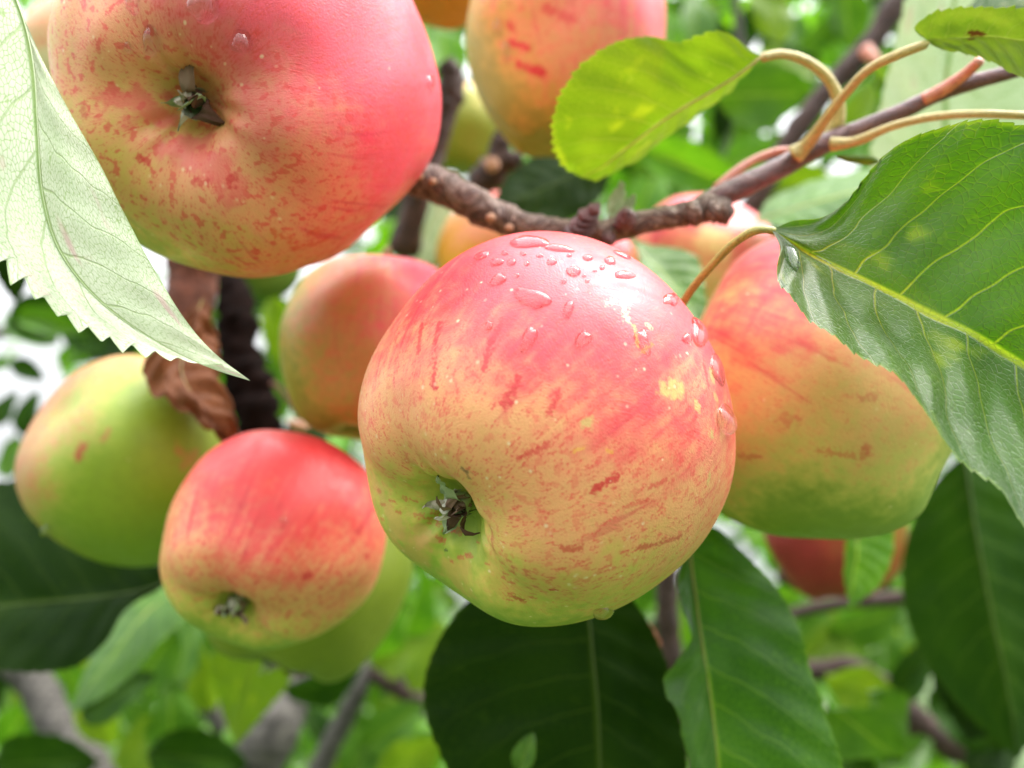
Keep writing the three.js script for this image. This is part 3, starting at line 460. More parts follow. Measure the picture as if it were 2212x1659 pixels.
leaf('glossy pale green leaf bent over beside the small bright red apple', M.green, [
  [[450, 1260, 0.42], [380, 1280, 0.415], [320, 1320, 0.408], [270, 1380, 0.4], [220, 1450, 0.395], [150, 1540, 0.39]],
  [[450, 1260, 0.42], [370, 1245, 0.44], [300, 1270, 0.44], [250, 1330, 0.43], [200, 1410, 0.41], [150, 1540, 0.39]],
  [[450, 1260, 0.42], [420, 1320, 0.4], [350, 1380, 0.39], [300, 1440, 0.385], [230, 1500, 0.385], [150, 1540, 0.39]],
], { teeth: [20, 20], depth: [0.0006, 0.0006], seed: 34, bow: 0.04 });
leaf('yellow-green pointed leaf hanging below the olive green apple', M.yellow, [
  [[560, 1330, 0.44], [548, 1400, 0.438], [535, 1470, 0.436], [520, 1540, 0.434], [510, 1610, 0.432]],
  [[560, 1330, 0.44], [470, 1390, 0.442], [455, 1450, 0.44], [480, 1530, 0.437], [510, 1610, 0.432]],
  [[560, 1330, 0.44], [630, 1400, 0.442], [625, 1470, 0.44], [570, 1540, 0.436], [510, 1610, 0.432]],
], { teeth: [12, 12], depth: [0.0005, 0.0005], seed: 37 });
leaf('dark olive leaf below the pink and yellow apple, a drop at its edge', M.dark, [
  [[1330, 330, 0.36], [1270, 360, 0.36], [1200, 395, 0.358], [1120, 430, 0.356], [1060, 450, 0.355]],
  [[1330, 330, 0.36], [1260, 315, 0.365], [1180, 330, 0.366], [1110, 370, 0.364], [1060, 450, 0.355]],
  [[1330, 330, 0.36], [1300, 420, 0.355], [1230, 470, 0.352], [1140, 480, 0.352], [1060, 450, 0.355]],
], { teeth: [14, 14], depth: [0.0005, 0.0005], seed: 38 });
leaf('pale grey-green leaf glimpsed between the big pink apple and the knobbly branch', M.paleBack, [
  [[960, 420, 0.42], [930, 470, 0.42], [905, 530, 0.418], [890, 600, 0.416]], [[960, 420, 0.42], [890, 440, 0.425], [860, 500, 0.424], [890, 600, 0.416]], [[960, 420, 0.42], [975, 480, 0.42], [950, 550, 0.418], [890, 600, 0.416]],
], { teeth: [10, 10], depth: [0.0004, 0.0004], seed: 40 });
leaf('brown curled dead leaf hanging between the yellow-green apple and the dark spur', M.dry, [
  [[440, 640, 0.3], [405, 730, 0.292], [392, 800, 0.284], [420, 860, 0.28], [466, 920, 0.28], [512, 975, 0.283]],
  [[440, 640, 0.3], [350, 730, 0.288], [312, 800, 0.28], [345, 852, 0.276], [420, 905, 0.277], [512, 975, 0.283]],
  [[440, 640, 0.3], [462, 740, 0.304], [468, 800, 0.3], [482, 850, 0.295], [503, 910, 0.288], [512, 975, 0.283]],
], { teeth: [8, 8], depth: [0.001, 0.001], seed: 42, bow: 0.25, ripple: 0.002 });
leaf('brown withered sliver of leaf between the large wet apple and the hanging green leaf', M.dry, [
  [[1330, 1300, 0.3], [1370, 1345, 0.3], [1400, 1390, 0.3], [1425, 1450, 0.3]], [[1330, 1300, 0.3], [1355, 1345, 0.296], [1390, 1400, 0.297], [1425, 1450, 0.3]], [[1330, 1300, 0.3], [1385, 1330, 0.304], [1425, 1380, 0.304], [1425, 1450, 0.3]],
], { teeth: [0, 0], depth: [0, 0], seed: 44, bow: 0.2 });

// ------------------------------------------------------------------ the branch with its twig
const knobbly = (k, s, a = 0.16) => (u, v) => 1 + a * fbm(Math.cos(u * 6.283) * 1.4, Math.sin(u * 6.283) * 1.4, v * k + s, 3) * 2 + a * 0.5 * Math.max(0, Math.sin(v * k * 3.1 + s)) ** 6;
const placed = (name, label, category, at) => { const t = new THREE.Group(); t.position.copy(P(...at)); return top(t, name, label, category); };
const under = (t) => (name, g, m) => { g.translate(-t.position.x, -t.position.y, -t.position.z); return mesh(name, g, m, t); };
{
  const t = placed('branch', 'knobbly grey-brown branch above the large wet apple, running out into a smooth purple twig', 'branch', [820, 350, 0.262]), put = under(t);
  put('limb', tube(px([[760, 320, 0.268, 40], [880, 380, 0.262, 38], [960, 406, 0.258, 38], [1040, 450, 0.254, 36], [1120, 486, 0.25, 32], [1200, 500, 0.247, 29], [1290, 503, 0.245, 27], [1390, 480, 0.244, 25], [1480, 462, 0.244, 26], [1545, 448, 0.244, 30], [1568, 456, 0.244, 29]]), 28, 200, knobbly(26, 3, 0.15)), B.limb);
  put('twig', tube(px([[1505, 455, 0.246, 20], [1545, 432, 0.245, 26], [1600, 404, 0.245, 25], [1680, 366, 0.245, 23], [1740, 332, 0.245, 23], [1800, 302, 0.244, 21], [1850, 284, 0.243, 21], [1950, 240, 0.239, 18], [2020, 206, 0.236, 17], [2100, 178, 0.233, 17], [2212, 148, 0.228, 15], [2330, 112, 0.224, 14]]), 24, 140, knobbly(30, 8, 0.05)), B.twig);
  // the plump bud with its scales
  const bud = put('bud', tube(px([[1245, 512, 0.242, 30], [1256, 494, 0.2405, 28], [1270, 470, 0.2385, 24], [1284, 452, 0.237, 15], [1296, 438, 0.2365, 5]]), 18, 24, (u, v) => 1 + 0.1 * Math.sin(v * 26)), B.bud);
  for (let k = 0; k < 4; k++) {
    const f = k / 4, x = mix(1250, 1282, f), y = mix(500, 455, f), rr = mix(31, 18, f);
    const g = tube(px([[x - rr * 0.9, y - 2, 0.2385 - 0.001 * f, 3], [x - rr * 0.3, y + rr * 0.36, 0.2365 - 0.001 * f, 5], [x + rr * 0.5, y + rr * 0.3, 0.2368 - 0.001 * f, 5], [x + rr * 1.0, y - rr * 0.3, 0.2388 - 0.001 * f, 3]]), 7, 14); g.translate(-t.position.x, -t.position.y, -t.position.z); mesh('bud_scale', g, B.bud, bud);
  }
  put('knob', tube(px([[1345, 492, 0.243, 22], [1350, 474, 0.241, 22], [1356, 460, 0.2395, 17], [1360, 452, 0.239, 9]]), 14, 16, knobbly(9, 2, 0.25)), B.bud);
  put('knob', tube(px([[1312, 512, 0.241, 16], [1318, 520, 0.239, 12], [1322, 524, 0.2385, 6]]), 12, 10, knobbly(9, 5, 0.25)), B.bud);
  put('fruit_scar', tube(px([[1530, 452, 0.241, 22], [1552, 458, 0.24, 24], [1574, 462, 0.2398, 22], [1580, 466, 0.24, 12]]), 18, 20, knobbly(14, 7, 0.3)), B.limb);
  put('fruit_scar', tube(px([[1490, 462, 0.2425, 26], [1500, 460, 0.242, 30], [1512, 457, 0.242, 26]]), 16, 8, knobbly(9, 4, 0.2)), B.limb);
  for (const [x, y, r] of [[905, 380, 10], [935, 392, 8], [1060, 470, 10], [1100, 492, 9], [1170, 505, 9], [1648, 384, 6], [1610, 406, 5]]) put('lenticel', tube(px([[x - r, y, 0.2465, r * 0.6], [x, y, 0.246, r], [x + r, y + 1, 0.2465, r * 0.6]]), 8, 8).translate(0, 0, 0.0), B.scar);
  put('leaf_stalk', tube(px([[1990, 218, 0.2365, 13], [2045, 188, 0.233, 14], [2085, 160, 0.229, 12], [2120, 128, 0.224, 11]]), 12, 30), M.petioleRed);
  put('leaf_stalk', tube(px([[1790, 312, 0.24, 16], [1846, 306, 0.236, 11], [1930, 272, 0.229, 9], [2020, 252, 0.223, 9], [2110, 246, 0.217, 9], [2230, 250, 0.212, 9]]), 10, 40), M.petiole);
  put('leaf_stalk', tube(px([[1540, 412, 0.25, 10], [1580, 378, 0.252, 10], [1630, 345, 0.254, 9], [1680, 326, 0.255, 8], [1715, 322, 0.256, 6]]), 10, 30), M.petioleRed);
  put('stipule', tube(px([[1805, 338, 0.24, 4], [1840, 344, 0.238, 9], [1880, 346, 0.236, 11], [1900, 350, 0.235, 4]]), 8, 16), M.yellow);
}
leaf('tuft of tiny pale young leaves sprouting by the bud on the branch', M.paleBack, [
  [[1318, 482, 0.252], [1328, 450, 0.251], [1336, 420, 0.25], [1344, 392, 0.249]], [[1318, 482, 0.252], [1312, 450, 0.252], [1322, 420, 0.251], [1344, 392, 0.249]], [[1318, 482, 0.252], [1340, 455, 0.251], [1350, 425, 0.25], [1344, 392, 0.249]],
], { teeth: [5, 5], depth: [0.0004, 0.0004], nv: 40, nu: 4, seed: 50 });
leaf('second tiny pale shoot, shorter, beside the young tuft on the branch', M.paleBack, [
  [[1340, 478, 0.249], [1352, 455, 0.248], [1362, 436, 0.247], [1372, 420, 0.246]], [[1340, 478, 0.249], [1342, 452, 0.248], [1352, 434, 0.247], [1372, 420, 0.246]], [[1340, 478, 0.249], [1360, 462, 0.248], [1370, 442, 0.247], [1372, 420, 0.246]],
], { teeth: [5, 5], depth: [0.0003, 0.0003], nv: 40, nu: 4, seed: 51 });
{
  const t = placed('branch', 'dark blurred branch slanting behind the purple twig', 'branch', [1990, -60, 0.46]), put = under(t);
  put('limb', tube(px([[1995, -80, 0.46, 24], [1930, 20, 0.46, 24], [1880, 96, 0.46, 24], [1830, 150, 0.46, 23], [1780, 205, 0.46, 23], [1730, 268, 0.46, 24], [1690, 330, 0.46, 24], [1640, 420, 0.46, 24], [1560, 560, 0.47, 26]]), 16, 60, knobbly(16, 1)), B.dark);
  put('bud', tube(px([[1865, 105, 0.452, 18], [1890, 128, 0.446, 12], [1902, 136, 0.444, 5]]), 10, 10), M.petioleRed);
}
{
  const t = placed('branch', 'dark fruiting spur with a pale round scar behind the knobbly branch', 'branch', [960, 520, 0.4]), put = under(t);
  put('limb', tube(px([[960, 130, 0.4, 20], [978, 170, 0.4, 26], [968, 220, 0.4, 28], [950, 270, 0.4, 28], [930, 330, 0.4, 28], [900, 420, 0.4, 30], [870, 560, 0.41, 32]]), 16, 50, knobbly(12, 4, 0.3)), B.dark);
  put('spur', tube(px([[1010, 420, 0.385, 26], [1050, 385, 0.38, 32], [1075, 350, 0.376, 30], [1082, 310, 0.374, 20], [1088, 278, 0.373, 15]]), 14, 36, knobbly(10, 9, 0.3)), B.dark);
  put('spur', tube(px([[1070, 360, 0.378, 20], [1105, 345, 0.374, 20], [1130, 338, 0.373, 12]]), 12, 16, knobbly(8, 6, 0.3)), B.dark);
  put('fruit_scar', tube(px([[1064, 358, 0.368, 16], [1061, 353, 0.362, 15], [1060, 351, 0.361, 12]]), 14, 8), B.scar);
}
{
  const t = placed('branch', 'rusty brown upright branch under the big pink apple, behind the dead leaf', 'branch', [420, 480, 0.37]), put = under(t);
  put('limb', tube(px([[430, 440, 0.372, 50], [424, 540, 0.37, 54], [415, 620, 0.368, 52], [405, 700, 0.366, 48], [410, 780, 0.364, 46], [440, 860, 0.362, 38], [490, 950, 0.36, 30], [540, 1080, 0.36, 28]]), 20, 60, knobbly(9, 2, 0.18)), B.rust);
}
{
  const t = placed('branch', 'gnarled spur beside the rusty brown branch, deep shade put into its bark colour', 'branch', [520, 640, 0.4]), put = under(t);
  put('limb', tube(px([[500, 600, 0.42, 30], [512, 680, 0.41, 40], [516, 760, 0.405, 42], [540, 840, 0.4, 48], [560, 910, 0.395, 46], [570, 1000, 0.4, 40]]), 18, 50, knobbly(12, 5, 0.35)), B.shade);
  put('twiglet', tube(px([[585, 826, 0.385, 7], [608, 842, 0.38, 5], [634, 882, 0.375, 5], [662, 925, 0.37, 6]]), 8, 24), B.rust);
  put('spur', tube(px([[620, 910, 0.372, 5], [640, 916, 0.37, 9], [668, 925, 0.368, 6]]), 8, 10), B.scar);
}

// ------------------------------------------------------------------ drops of water
const water = new THREE.MeshPhysicalMaterial({ color: 0xffffff, roughness: 0.02, transmission: 1, thickness: 0.002, ior: 1.33, attenuationColor: new THREE.Color(1, 1, 1), attenuationDistance: 10 });
function drop(label, o, x, y, w, h, rot = 0, { tall = 0.34, rough = 0.12, seed = 1, drip = 0, group, n: nn } = {}) {
  const at = o.skin ? hit(o, x, y) : null;
  if (o.skin && !at) { console.log('no drop at', x, y); return; }
  const p = at ? at.point : P(x, y, o.d), n = at ? (at.face.normal.dot(p.clone().sub(EYE)) > 0 && !o.inv ? at.face.normal.clone().negate() : at.face.normal.clone()).applyQuaternion(o.group.quaternion) : V(...nn).normalize(), view = p.clone().sub(EYE).normalize(), d = p.clone().sub(EYE).dot(FW), s = d / F;
  const facing = Math.max(0.22, -view.dot(n)), flat = (e) => e.clone().addScaledVector(view, e.dot(n) / facing);
  const ex = flat(RT), ey = flat(UP); ex.addScaledVector(n, -ex.dot(n)); ey.addScaledVector(n, -ey.dot(n));
  const c = Math.cos(rot), si = Math.sin(rot), Rc = o.R ?? 1, r = rng(seed * 31 + 7), ph = [r() * 6, r() * 6, r() * 6];
  const size = Math.min(w, h) * s * 0.5;
  const H = tall * Math.sqrt(w * h) * s, nu = 28, nv = 12;
  const g = gridGeometry(nu, nv, (u, v) => {
    const a = -u * 2 * Math.PI, k = v < 0.75 ? v / 0.75 : 1, out = 1 + rough * (Math.sin(2 * a + ph[0]) * 0.6 + Math.sin(3 * a + ph[1]) * 0.6 + Math.sin(5 * a + ph[2]) * 0.3);
    const shrink = v < 0.75 ? 1 : 1 - (v - 0.75) * 4 * 0.999, m = k * out * shrink, lx = Math.cos(a) * w * 0.5 * m, ly = Math.sin(a) * h * 0.5 * m;
    const X = (lx * c - ly * si) * s, Y = (lx * si + ly * c) * s, q = p.clone().addScaledVector(ex, X).addScaledVector(ey, Y), rad2 = q.distanceToSquared(p);
    const lift = v < 0.75 ? H * Math.pow(Math.max(0, 1 - k * k), 0.62) * (1 + drip * -Math.sin(a) * k) : 0;
    return q.addScaledVector(n, lift - rad2 / (2 * Rc) - size * (v < 0.75 ? 0.1 * k : 0.35));
  }, true);
  g.translate(-p.x, -p.y, -p.z);
  const m = mesh('water_drop', g, water); m.position.copy(p);
  return top(m, 'water_drop', label, 'water drop', group);
}
const D = (label, ...a) => drop(label, ...a);
D('widest flat drop lying across the crown of the large wet apple', A1, 1142, 522, 100, 24, 0, { tall: 0.22, seed: 2 });
D('long narrow drop just below the widest drop on the crown of the large wet apple', A1, 1207, 536, 66, 15, -0.15, { tall: 0.24, seed: 3 });
D('largest irregular drop, lemon-shaped, on the upper middle of the large wet apple', A1, 1149, 643, 82, 46, -0.3, { tall: 0.24, rough: 0.16, seed: 4 });
D('tilted oval drop just beside the lemon-shaped drop on the large wet apple', A1, 1229, 667, 24, 38, -0.25, { tall: 0.4, seed: 5 });
D('kidney-shaped upright drop below the lemon-shaped drop on the large wet apple', A1, 1142, 731, 34, 58, -0.45, { tall: 0.34, rough: 0.2, seed: 6 });
D('squat drop with a pointed base on the middle of the large wet apple', A1, 1260, 732, 40, 34, 0.3, { tall: 0.36, rough: 0.18, seed: 7 });
D('clear domed oval drop in the pale shine on top of the large wet apple', A1, 1239, 586, 34, 21, -0.1, { tall: 0.4, rough: 0.04, seed: 8 });
D('small round drop directly above the domed oval drop on the large wet apple', A1, 1192, 565, 25, 14, 0, { tall: 0.4, rough: 0.05, seed: 9 });
D('oval drop high on the crown, past the domed oval drop', A1, 1270, 557, 25, 12, -0.1, { tall: 0.38, rough: 0.05, seed: 10 });
D('bean-shaped drop at the edge of the pale shine on the large wet apple', A1, 1318, 563, 28, 17, -0.5, { tall: 0.36, seed: 11 });
D('tiny round drop between the oval and bean-shaped drops on the crown', A1, 1301, 578, 13, 11, 0, { tall: 0.42, rough: 0.03, seed: 12 });
D('long beaded drop low in the pale shine on the large wet apple', A1, 1350, 594, 52, 15, -0.12, { tall: 0.3, seed: 13 });
D('drop shaped like a dash high on the far shoulder of the large wet apple', A1, 1345, 551, 46, 11, -0.35, { tall: 0.3, seed: 14 });
D('lonely round drop under the domed oval drop on the large wet apple', A1, 1218, 608, 14, 10, 0, { tall: 0.42, rough: 0.04, seed: 15 });
D('ragged drop on the crimson shoulder of the large wet apple', A1, 1076, 604, 36, 26, 0.5, { tall: 0.34, rough: 0.2, seed: 16 });
D('streaky drop on the crimson shoulder above the ragged drop', A1, 1072, 566, 34, 17, 0.2, { tall: 0.32, seed: 17 });
D('round drop on the crimson shoulder next to the streaky drop', A1, 1105, 566, 22, 14, 0.2, { tall: 0.4, rough: 0.06, seed: 18 });
D('thin drop near the outer end of the crimson crown', A1, 1040, 552, 38, 15, 0.4, { tall: 0.3, seed: 19 });
D('faint upright drop among the red flecks beside the kidney-shaped drop', A1, 1056, 703, 16, 25, -0.1, { tall: 0.3, seed: 20 });
D('torn ring-shaped drop over the yellow scar on the large wet apple', A1, 1390, 736, 32, 58, 0.2, { tall: 0.26, rough: 0.26, seed: 21 });
D('bright drop below the shoulder near the torn ring-shaped drop', A1, 1484, 730, 20, 28, 0.2, { tall: 0.36, seed: 22 });
D('flat triangular drop on the shoulder of the large wet apple facing the broad yellow apple', A1, 1452, 645, 34, 34, 0.7, { tall: 0.24, rough: 0.2, seed: 23 });
D('bulging drop breaking the outline of the large wet apple against the broad yellow apple', A1, 1518, 712, 38, 66, 0.35, { tall: 0.26, seed: 24 });
D('long run of water down the edge of the large wet apple', A1, 1552, 796, 26, 84, 0.3, { tall: 0.2, seed: 25 });
D('clear teardrop hanging off the edge of the large wet apple', A1, 1568, 905, 32, 78, 0.12, { tall: 0.4, rough: 0.06, drip: 0.6, seed: 26 });
D('green tinted drop hanging from the bottom of the large wet apple', A1, 1303, 1324, 52, 26, 0.1, { tall: 0.4, rough: 0.06, seed: 27 });
for (const [x, y, w, h, where] of [[1138, 569, 14, 10, 'beside the round drop on the crimson shoulder'], [1116, 595, 13, 9, 'between the ragged and lemon-shaped drops'], [1269, 607, 11, 8, 'below the domed oval drop, farther down than its neighbours'], [1262, 596, 9, 6, 'touching the lower rim of the domed oval drop, smallest of all'], [1285, 585, 11, 6, 'just past the domed oval drop, level with it'], [1166, 552, 16, 8, 'under the tail of the widest drop'], [1130, 548, 16, 8, 'under the middle of the widest drop'], [1090, 547, 18, 9, 'under the outer end of the widest drop'], [1230, 552, 13, 7, 'under the tip of the long narrow drop']])
  D('tiny bead of water ' + where, A1, x, y, w, h, 0, { tall: 0.42, rough: 0.05, seed: x, group: 'tiny beads on the crown of the large wet apple' });
D('largest drop at the top of the big pink apple above its calyx', A2, 440, 14, 70, 78, 0.1, { tall: 0.75, seed: 40 });
D('round orange-tinted drop between the calyx and the largest drop on the big pink apple', A2, 520, 90, 50, 58, 0.2, { tall: 0.75, seed: 41 });
D('upright drop near the pale leaf, on the upper part of the big pink apple', A2, 328, 88, 42, 66, 0.1, { tall: 0.75, seed: 42 });
D('small drop beside the upright drop on the big pink apple', A2, 276, 102, 20, 26, 0, { tall: 0.4, seed: 43 });
D('small drop at the top edge of the big pink apple', A2, 287, 10, 32, 44, 0, { tall: 0.5, seed: 44 });
D('flat drop on the rim of the big pink apple near the dark spur', A2, 930, 178, 16, 40, 0.1, { tall: 0.3, seed: 45 });
D('single bright drop on the cheek of the small bright red apple', A3, 614, 1126, 22, 22, 0, { tall: 0.45, rough: 0.04, seed: 46 });
D('upper glinting drop on the shaded flank of the pink and yellow apple', A8, 1076, 60, 20, 40, 0, { tall: 0.34, seed: 47 });
D('lower glinting drop on the shaded flank of the pink and yellow apple', A8, 1094, 112, 18, 50, 0, { tall: 0.34, seed: 48 });
D('sparkling drop under the rim of the round yellow-green apple', A5, 100, 1146, 22, 22, 0, { tall: 0.6, rough: 0.03, seed: 49 });
D('dark green bead of water at the base of the large glossy leaf', { skin: bigLeaf.children[0], group: bigLeaf, x: 1750, y: 600, R: 0.05 }, 1706, 548, 34, 62, 0.45, { tall: 0.16, rough: 0.12, seed: 50 });
D('sparkling drop at the edge of the dark olive leaf', { d: 0.35 }, 1236, 352, 22, 24, 0, { tall: 0.6, rough: 0.04, n: [0, 0.3, 0.95], seed: 51 });

// ------------------------------------------------------------------ boughs behind, out of focus
function simpleLeaf(fold, droop, wave, seed, nu = 6, nv = 14) {        // unit length along +y, upper side towards +z, from the stalk at the origin
  return gridGeometry(nu, nv, (u, v) => {
    const e = (u - 0.5) * 2, w = 0.3 * Math.pow(Math.sin(Math.PI * Math.pow(v, 0.8)), 0.75) * (1 + 0.05 * Math.sin(v * 40 + seed)), a = Math.abs(e);
    return new THREE.Vector3(e * w * Math.cos(fold), v - 0.1 * droop * v * v, a * w * Math.sin(fold) - droop * v * v * 0.45 + wave * Math.sin(v * 8 + seed + e * 2) * 0.05 * a);
  });
}
const LG = [simpleLeaf(0.35, 0.35, 1, 1), simpleLeaf(0.6, 0.6, 0.6, 2), simpleLeaf(0.2, 0.15, 1.6, 3), simpleLeaf(0.8, 0.4, 1, 4)];
const Z = new THREE.Vector3(0, 0, 1), Y = new THREE.Vector3(0, 1, 0);
function bough(label, at, twigs, leaves, seed, [x0, x1, y0, y1, more] = [0, 0, 0, 0, 0]) {
  const t = placed('bough', label, 'bough', at), put = under(t), r = rng(seed), tones = ['green', 'bright', 'deep', 'green', 'yellow', 'bright', 'deep', 'green'];
  leaves = [...leaves, ...Array.from({ length: more }, () => [mix(x0, x1, r()), mix(y0, y1, r()), 0.62 + 0.35 * r(), 120 + 90 * r(), 360 * r(), tones[Math.floor(r() * 8)], r() - 0.5, -r() * 1.2])];
  for (const [pts, m] of twigs) put('twig', tube(px(pts), 10, 40, knobbly(14, seed, 0.18)), m);
  for (const [x, y, d, len, ang, tone, tilt = 0, roll = 0] of leaves) {
    const m = mesh('leaf', LG[Math.floor(r() * LG.length)], M[tone], t), a = ang * Math.PI / 180, L = len * 0.74 * d / F;
    const dir = V(Math.cos(a), Math.sin(a), Math.sin(tilt + (r() - 0.5) * 0.6)).normalize(), face = V(-Math.sin(a) * Math.sin(roll), Math.cos(a) * Math.sin(roll) + 0.35, Math.cos(roll)); face.addScaledVector(dir, -face.dot(dir)).normalize();
    m.quaternion.setFromRotationMatrix(new THREE.Matrix4().makeBasis(dir.clone().cross(face), dir, face)); m.scale.setScalar(L);
    m.position.copy(P(x, y, d)).addScaledVector(dir, -L / 2).sub(t.position);
  }
}
bough('leafy green bough beyond the purple twig and the lime green leaf', [1500, 600, 0.62], [
  [[[1420, 640, 0.66, 14], [1500, 480, 0.66, 13], [1570, 340, 0.66, 12], [1600, 180, 0.66, 11], [1590, 0, 0.66, 9], [1580, -120, 0.66, 8]], B.grey], [[[1590, 300, 0.68, 20], [1600, 340, 0.68, 20], [1620, 420, 0.68, 20]], B.dark]],
  [[1505, 40, 0.6, 230, 80, 'green', 0, -0.3], [1445, 60, 0.66, 200, 95, 'bright', 0, 0], [1665, 25, 0.52, 230, -75, 'yellow', 0.2, 0.1], [1570, 90, 0.7, 220, 20, 'dark'], [1780, 70, 0.62, 170, 30, 'green', 0, -0.9], [1710, 60, 0.7, 160, 100, 'green'], [1700, 150, 0.6, 260, 10, 'yellow', 0, 0.2], [1660, 205, 0.5, 320, 4, 'green', 0, -0.7], [1600, 272, 0.58, 190, -85, 'green', 0, 0.4], [1560, 255, 0.66, 170, -100, 'dark'], [1500, 365, 0.5, 330, -22, 'bright', 0, -0.5], [1440, 320, 0.56, 240, 35, 'green', 0, -0.5], [1640, 350, 0.56, 260, 5, 'bright', 0, -0.4], [1725, 408, 0.48, 300, 12, 'yellow', 0, -0.2], [1860, 235, 0.56, 200, 70, 'yellow', 0, 0.2], [1830, 300, 0.6, 200, 20, 'bright', 0, -0.4], [1880, 60, 0.66, 200, 60, 'green'], [1830, 20, 0.62, 220, 100, 'green', 0, 0.1], [1480, 200, 0.68, 220, 30, 'green', 0, -0.3], [1400, 420, 0.6, 260, 60, 'bright', 0, -0.4], [960, 110, 0.55, 230, 95, 'bright', 0, -0.2], [990, 40, 0.6, 200, 60, 'green'], [930, 300, 0.6, 220, 70, 'deep'], [920, 470, 0.55, 190, 80, 'bright', 0, -0.4], [880, 430, 0.6, 200, 30, 'dark'], [1150, 400, 0.55, 300, 10, 'deep'], [1240, 430, 0.5, 300, 60, 'green', 0, 0.2], [1480, 510, 0.6, 260, 40, 'green'], [1620, 560, 0.55, 300, 30, 'green'], [1850, 480, 0.6, 300, -20, 'green', 0, -0.3], [1340, 300, 0.66, 240, -60, 'deep'], [2190, 230, 0.5, 260, 40, 'green', 0, -0.4], [2160, 330, 0.55, 240, 10, 'dark']], 61, [1400, 1960, -40, 560, 90]);
bough('dim leafy bough between the pale serrated leaf and the round yellow-green apple', [60, 780, 0.7], [
  [[[-120, 700, 0.72, 12], [40, 720, 0.7, 11], [160, 700, 0.7, 10], [300, 660, 0.7, 8]], B.dark]],
  [[30, 590, 0.42, 190, -95, 'dark', 0, 0.2], [110, 680, 0.6, 260, 15, 'deep', 0, -0.5], [60, 700, 0.66, 240, 150, 'green', 0, -0.2], [200, 720, 0.6, 240, -30, 'deep', 0, -0.2], [210, 640, 0.7, 220, 40, 'green'], [250, 740, 0.6, 220, 10, 'dark'], [62, 890, 0.62, 150, 85, 'deep', 0, 0], [12, 880, 0.6, 120, 70, 'deep'], [-10, 790, 0.62, 120, 15, 'green'], [24, 985, 0.6, 130, 80, 'green'], [60, 800, 0.6, 110, -30, 'deep'], [110, 700, 0.55, 200, -10, 'green'], [12, 1075, 0.6, 150, 60, 'deep'], [160, 760, 0.6, 130, 40, 'bright'], [600, 720, 0.5, 220, -85, 'yellow', 0, 0.2], [560, 660, 0.55, 220, 10, 'deep'], [510, 880, 0.5, 240, 70, 'bright'], [600, 830, 0.52, 240, 80, 'green'], [660, 950, 0.5, 240, 50, 'dark'], [540, 960, 0.5, 260, 20, 'dark']], 63, [110, 330, 560, 790, 12]);
bough('leafy bough with grey limbs filling the lower corner under the small bright red apple', [400, 1660, 0.6], [
  [[[-60, 1380, 0.6, 30], [60, 1460, 0.6, 36], [120, 1560, 0.59, 42], [190, 1660, 0.58, 48], [260, 1800, 0.58, 52]], B.grey], [[[470, 1780, 0.52, 62], [545, 1660, 0.52, 60], [590, 1580, 0.52, 54], [640, 1490, 0.54, 36], [700, 1380, 0.56, 24]], B.grey], [[[640, 1780, 0.6, 24], [700, 1640, 0.6, 24], [750, 1540, 0.6, 22], [790, 1460, 0.6, 18], [830, 1380, 0.62, 14]], B.grey], [[[790, 1450, 0.6, 14], [850, 1480, 0.6, 20], [930, 1530, 0.6, 20], [1060, 1600, 0.62, 20]], B.dark], [[[360, 1440, 0.7, 30], [430, 1500, 0.7, 26], [500, 1600, 0.7, 20]], B.grey]],
  [[330, 1430, 0.5, 260, 55, 'green', 0, -0.2], [250, 1500, 0.46, 240, 35, 'deep', 0, 0.2], [215, 1560, 0.56, 230, -70, 'yellow', 0, 0.2], [40, 1560, 0.62, 200, 55, 'bright', 0, -0.4], [20, 1460, 0.6, 200, 80, 'deep', 0, 0.3], [400, 1400, 0.55, 220, 80, 'green', 0, 0.2], [370, 1560, 0.5, 260, 85, 'green', 0, -0.7], [440, 1460, 0.56, 220, 100, 'yellow', 0, 0], [700, 1480, 0.5, 240, 12, 'deep', 0, -0.8], [830, 1350, 0.56, 240, 65, 'bright', 0, -0.5], [900, 1300, 0.5, 240, 70, 'bright', 0, -0.8], [860, 1420, 0.6, 190, 30, 'yellow', 0, 0], [850, 1570, 0.56, 230, 35, 'green', 0, -0.2], [430, 1640, 0.46, 300, -10, 'deep', 0, 0], [90, 1650, 0.46, 330, 5, 'deep', 0, -0.2], [790, 1620, 0.56, 220, 60, 'green'], [890, 1640, 0.52, 240, 40, 'yellow', 0, -0.3], [300, 1620, 0.6, 220, 70, 'yellow'], [640, 1400, 0.56, 220, 30, 'green'], [930, 1420, 0.55, 220, 60, 'yellow', 0, -0.4], [760, 1560, 0.64, 180, 110, 'green'], [160, 1490, 0.62, 200, -60, 'bright', 0, 0], [560, 1480, 0.6, 200, 120, 'green']], 67, [-20, 960, 1280, 1680, 130]);
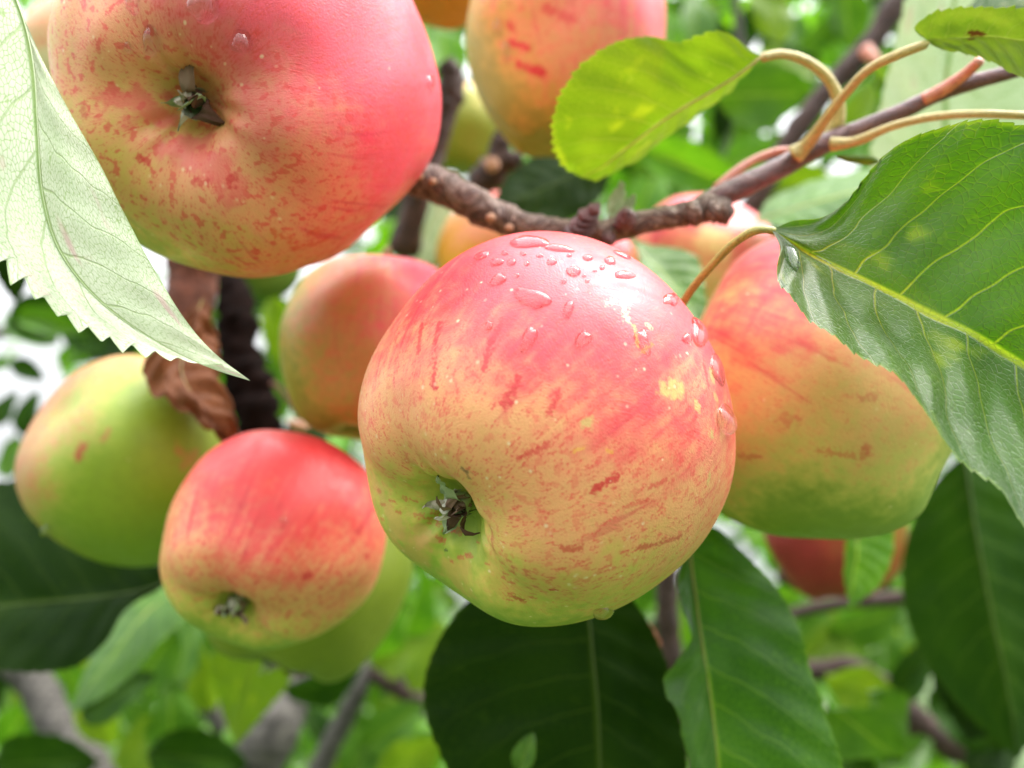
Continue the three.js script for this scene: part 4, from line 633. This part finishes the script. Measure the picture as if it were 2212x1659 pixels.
bough('leafy bough with a bent dark limb in the lower corner beyond the hanging green leaf', [1990, 1560, 0.6], [
  [[[1640, 1440, 0.58, 20], [1760, 1448, 0.58, 22], [1840, 1440, 0.58, 22], [1900, 1480, 0.58, 27], [1970, 1550, 0.58, 32], [2060, 1610, 0.58, 34], [2160, 1650, 0.58, 34], [2300, 1720, 0.58, 36]], B.dark], [[[1700, 1330, 0.56, 12], [1760, 1312, 0.56, 14], [1840, 1300, 0.56, 15], [1940, 1292, 0.56, 17], [2040, 1290, 0.56, 17]], B.dark], [[[1448, 1180, 0.46, 20], [1440, 1280, 0.46, 24], [1446, 1380, 0.46, 26], [1454, 1520, 0.46, 28], [1462, 1700, 0.46, 30]], B.dark], [[[1680, 1240, 0.5, 14], [1740, 1262, 0.5, 20], [1800, 1270, 0.5, 12]], B.dark]],
  [[1880, 1345, 0.6, 260, 15, 'green', 0, -0.7], [1910, 1290, 0.66, 240, 10, 'bright', 0, -0.9], [1800, 1380, 0.6, 220, 30, 'yellow', 0, -0.1], [1865, 1490, 0.52, 240, -25, 'yellow', 0, -0.5], [1875, 1590, 0.4, 320, -40, 'green', 0, -0.5], [1930, 1560, 0.46, 260, -50, 'green', 0, 0.2], [2010, 1545, 0.62, 190, -30, 'paleBack', 0, -0.6], [1985, 1480, 0.62, 180, 40, 'paleBack', 0, -0.6], [1920, 1400, 0.62, 180, 80, 'green', 0, -0.5], [1960, 1630, 0.5, 240, 20, 'green'], [1970, 1440, 0.56, 240, 60, 'deep'], [1760, 1350, 0.64, 200, 50, 'green', 0, -0.5], [1700, 1290, 0.6, 200, 20, 'bright', 0, -0.8], [1730, 1230, 0.62, 200, 60, 'paleBack', 0, -0.6], [2090, 1560, 0.5, 260, -40, 'deep'], [2150, 1620, 0.5, 240, 30, 'dark'], [2190, 1640, 0.56, 240, 70, 'paleBack', 0, -0.5], [1830, 1650, 0.45, 240, -30, 'deep'], [1400, 1420, 0.5, 260, 70, 'deep'], [1480, 1320, 0.5, 220, 80, 'bright'], [1135, 1625, 0.266, 120, 70, 'bright', 0, 0.2], [1700, 1480, 0.6, 220, 50, 'green']], 71, [1660, 2200, 1180, 1680, 90]);

// ------------------------------------------------------------------ the rest of the tree, a mass of leaves further back
{
  const r = rng(5), geos = [simpleLeaf(0.35, 0.35, 1, 7, 4, 6), simpleLeaf(0.6, 0.5, 1, 9, 4, 6)], gaps = [[1675, 268, 46], [1450, 272, 36], [25, 625, 45], [105, 750, 45], [60, 830, 55], [10, 850, 50], [15, 940, 40], [10, 1020, 50], [350, 565, 40], [1545, 430, 30]];
  const mat = leafMaterial(T.top, { tint: [1, 1, 1], through: 0.42, coat: 0.5, rough: 0.28 });
  const N = 12500, col = new THREE.Color(), t = new THREE.Group();
  const sets = geos.map(() => []);
  for (let k = 0; k < N; k++) {
    const d = 0.85 + 3.0 * Math.pow(r(), 0.7), x = CX + (r() - 0.5) * 3900, y = CY + (r() - 0.46) * 2900, len = (0.055 + 0.03 * r()) , p = P(x, y, d), pxl = len * F / d;
    const a = r() * 6.283, dir = V(Math.cos(a), Math.sin(a) - 0.35, (r() - 0.5) * 1.2).normalize(), face = new THREE.Vector3((r() - 0.5) * 1.4, 0.6 + r(), (r() - 0.5) * 1.6); face.addScaledVector(dir, -face.dot(dir)).normalize();
    const c = r(), kk = Math.floor(r() * 2), tone = 0.5 + 2.2 * Math.pow(r(), 1.4);  // spread of tints puts shaded interior and lit leaves into the colour
    if (gaps.some(([gx, gy, gr]) => Math.hypot(x - gx, y - gy) < gr + pxl * 0.42)) continue;
    col.setRGB(tone * (c > 0.8 ? 1.5 : 0.95), tone * (c > 0.8 ? 1.35 : 1.0), tone * (c > 0.8 ? 0.3 : 0.4));
    sets[kk].push([new THREE.Matrix4().compose(p.addScaledVector(dir, -len / 2), new THREE.Quaternion().setFromRotationMatrix(new THREE.Matrix4().makeBasis(dir.clone().cross(face), dir, face)), new THREE.Vector3(len, len, len)), col.clone()]);
  }
  sets.forEach((list, i) => {
    const m = new THREE.InstancedMesh(geos[i], mat, list.length); m.castShadow = m.receiveShadow = true;
    list.forEach(([mm, c], k) => { m.setMatrixAt(k, mm); m.setColorAt(k, c); });
    top(m, 'foliage', i ? 'blurred darker mass of apple leaves deep in the tree' : 'blurred mass of green apple leaves deep in the tree', 'foliage', null, 'stuff');
  });
}

renderer.render(scene, camera);
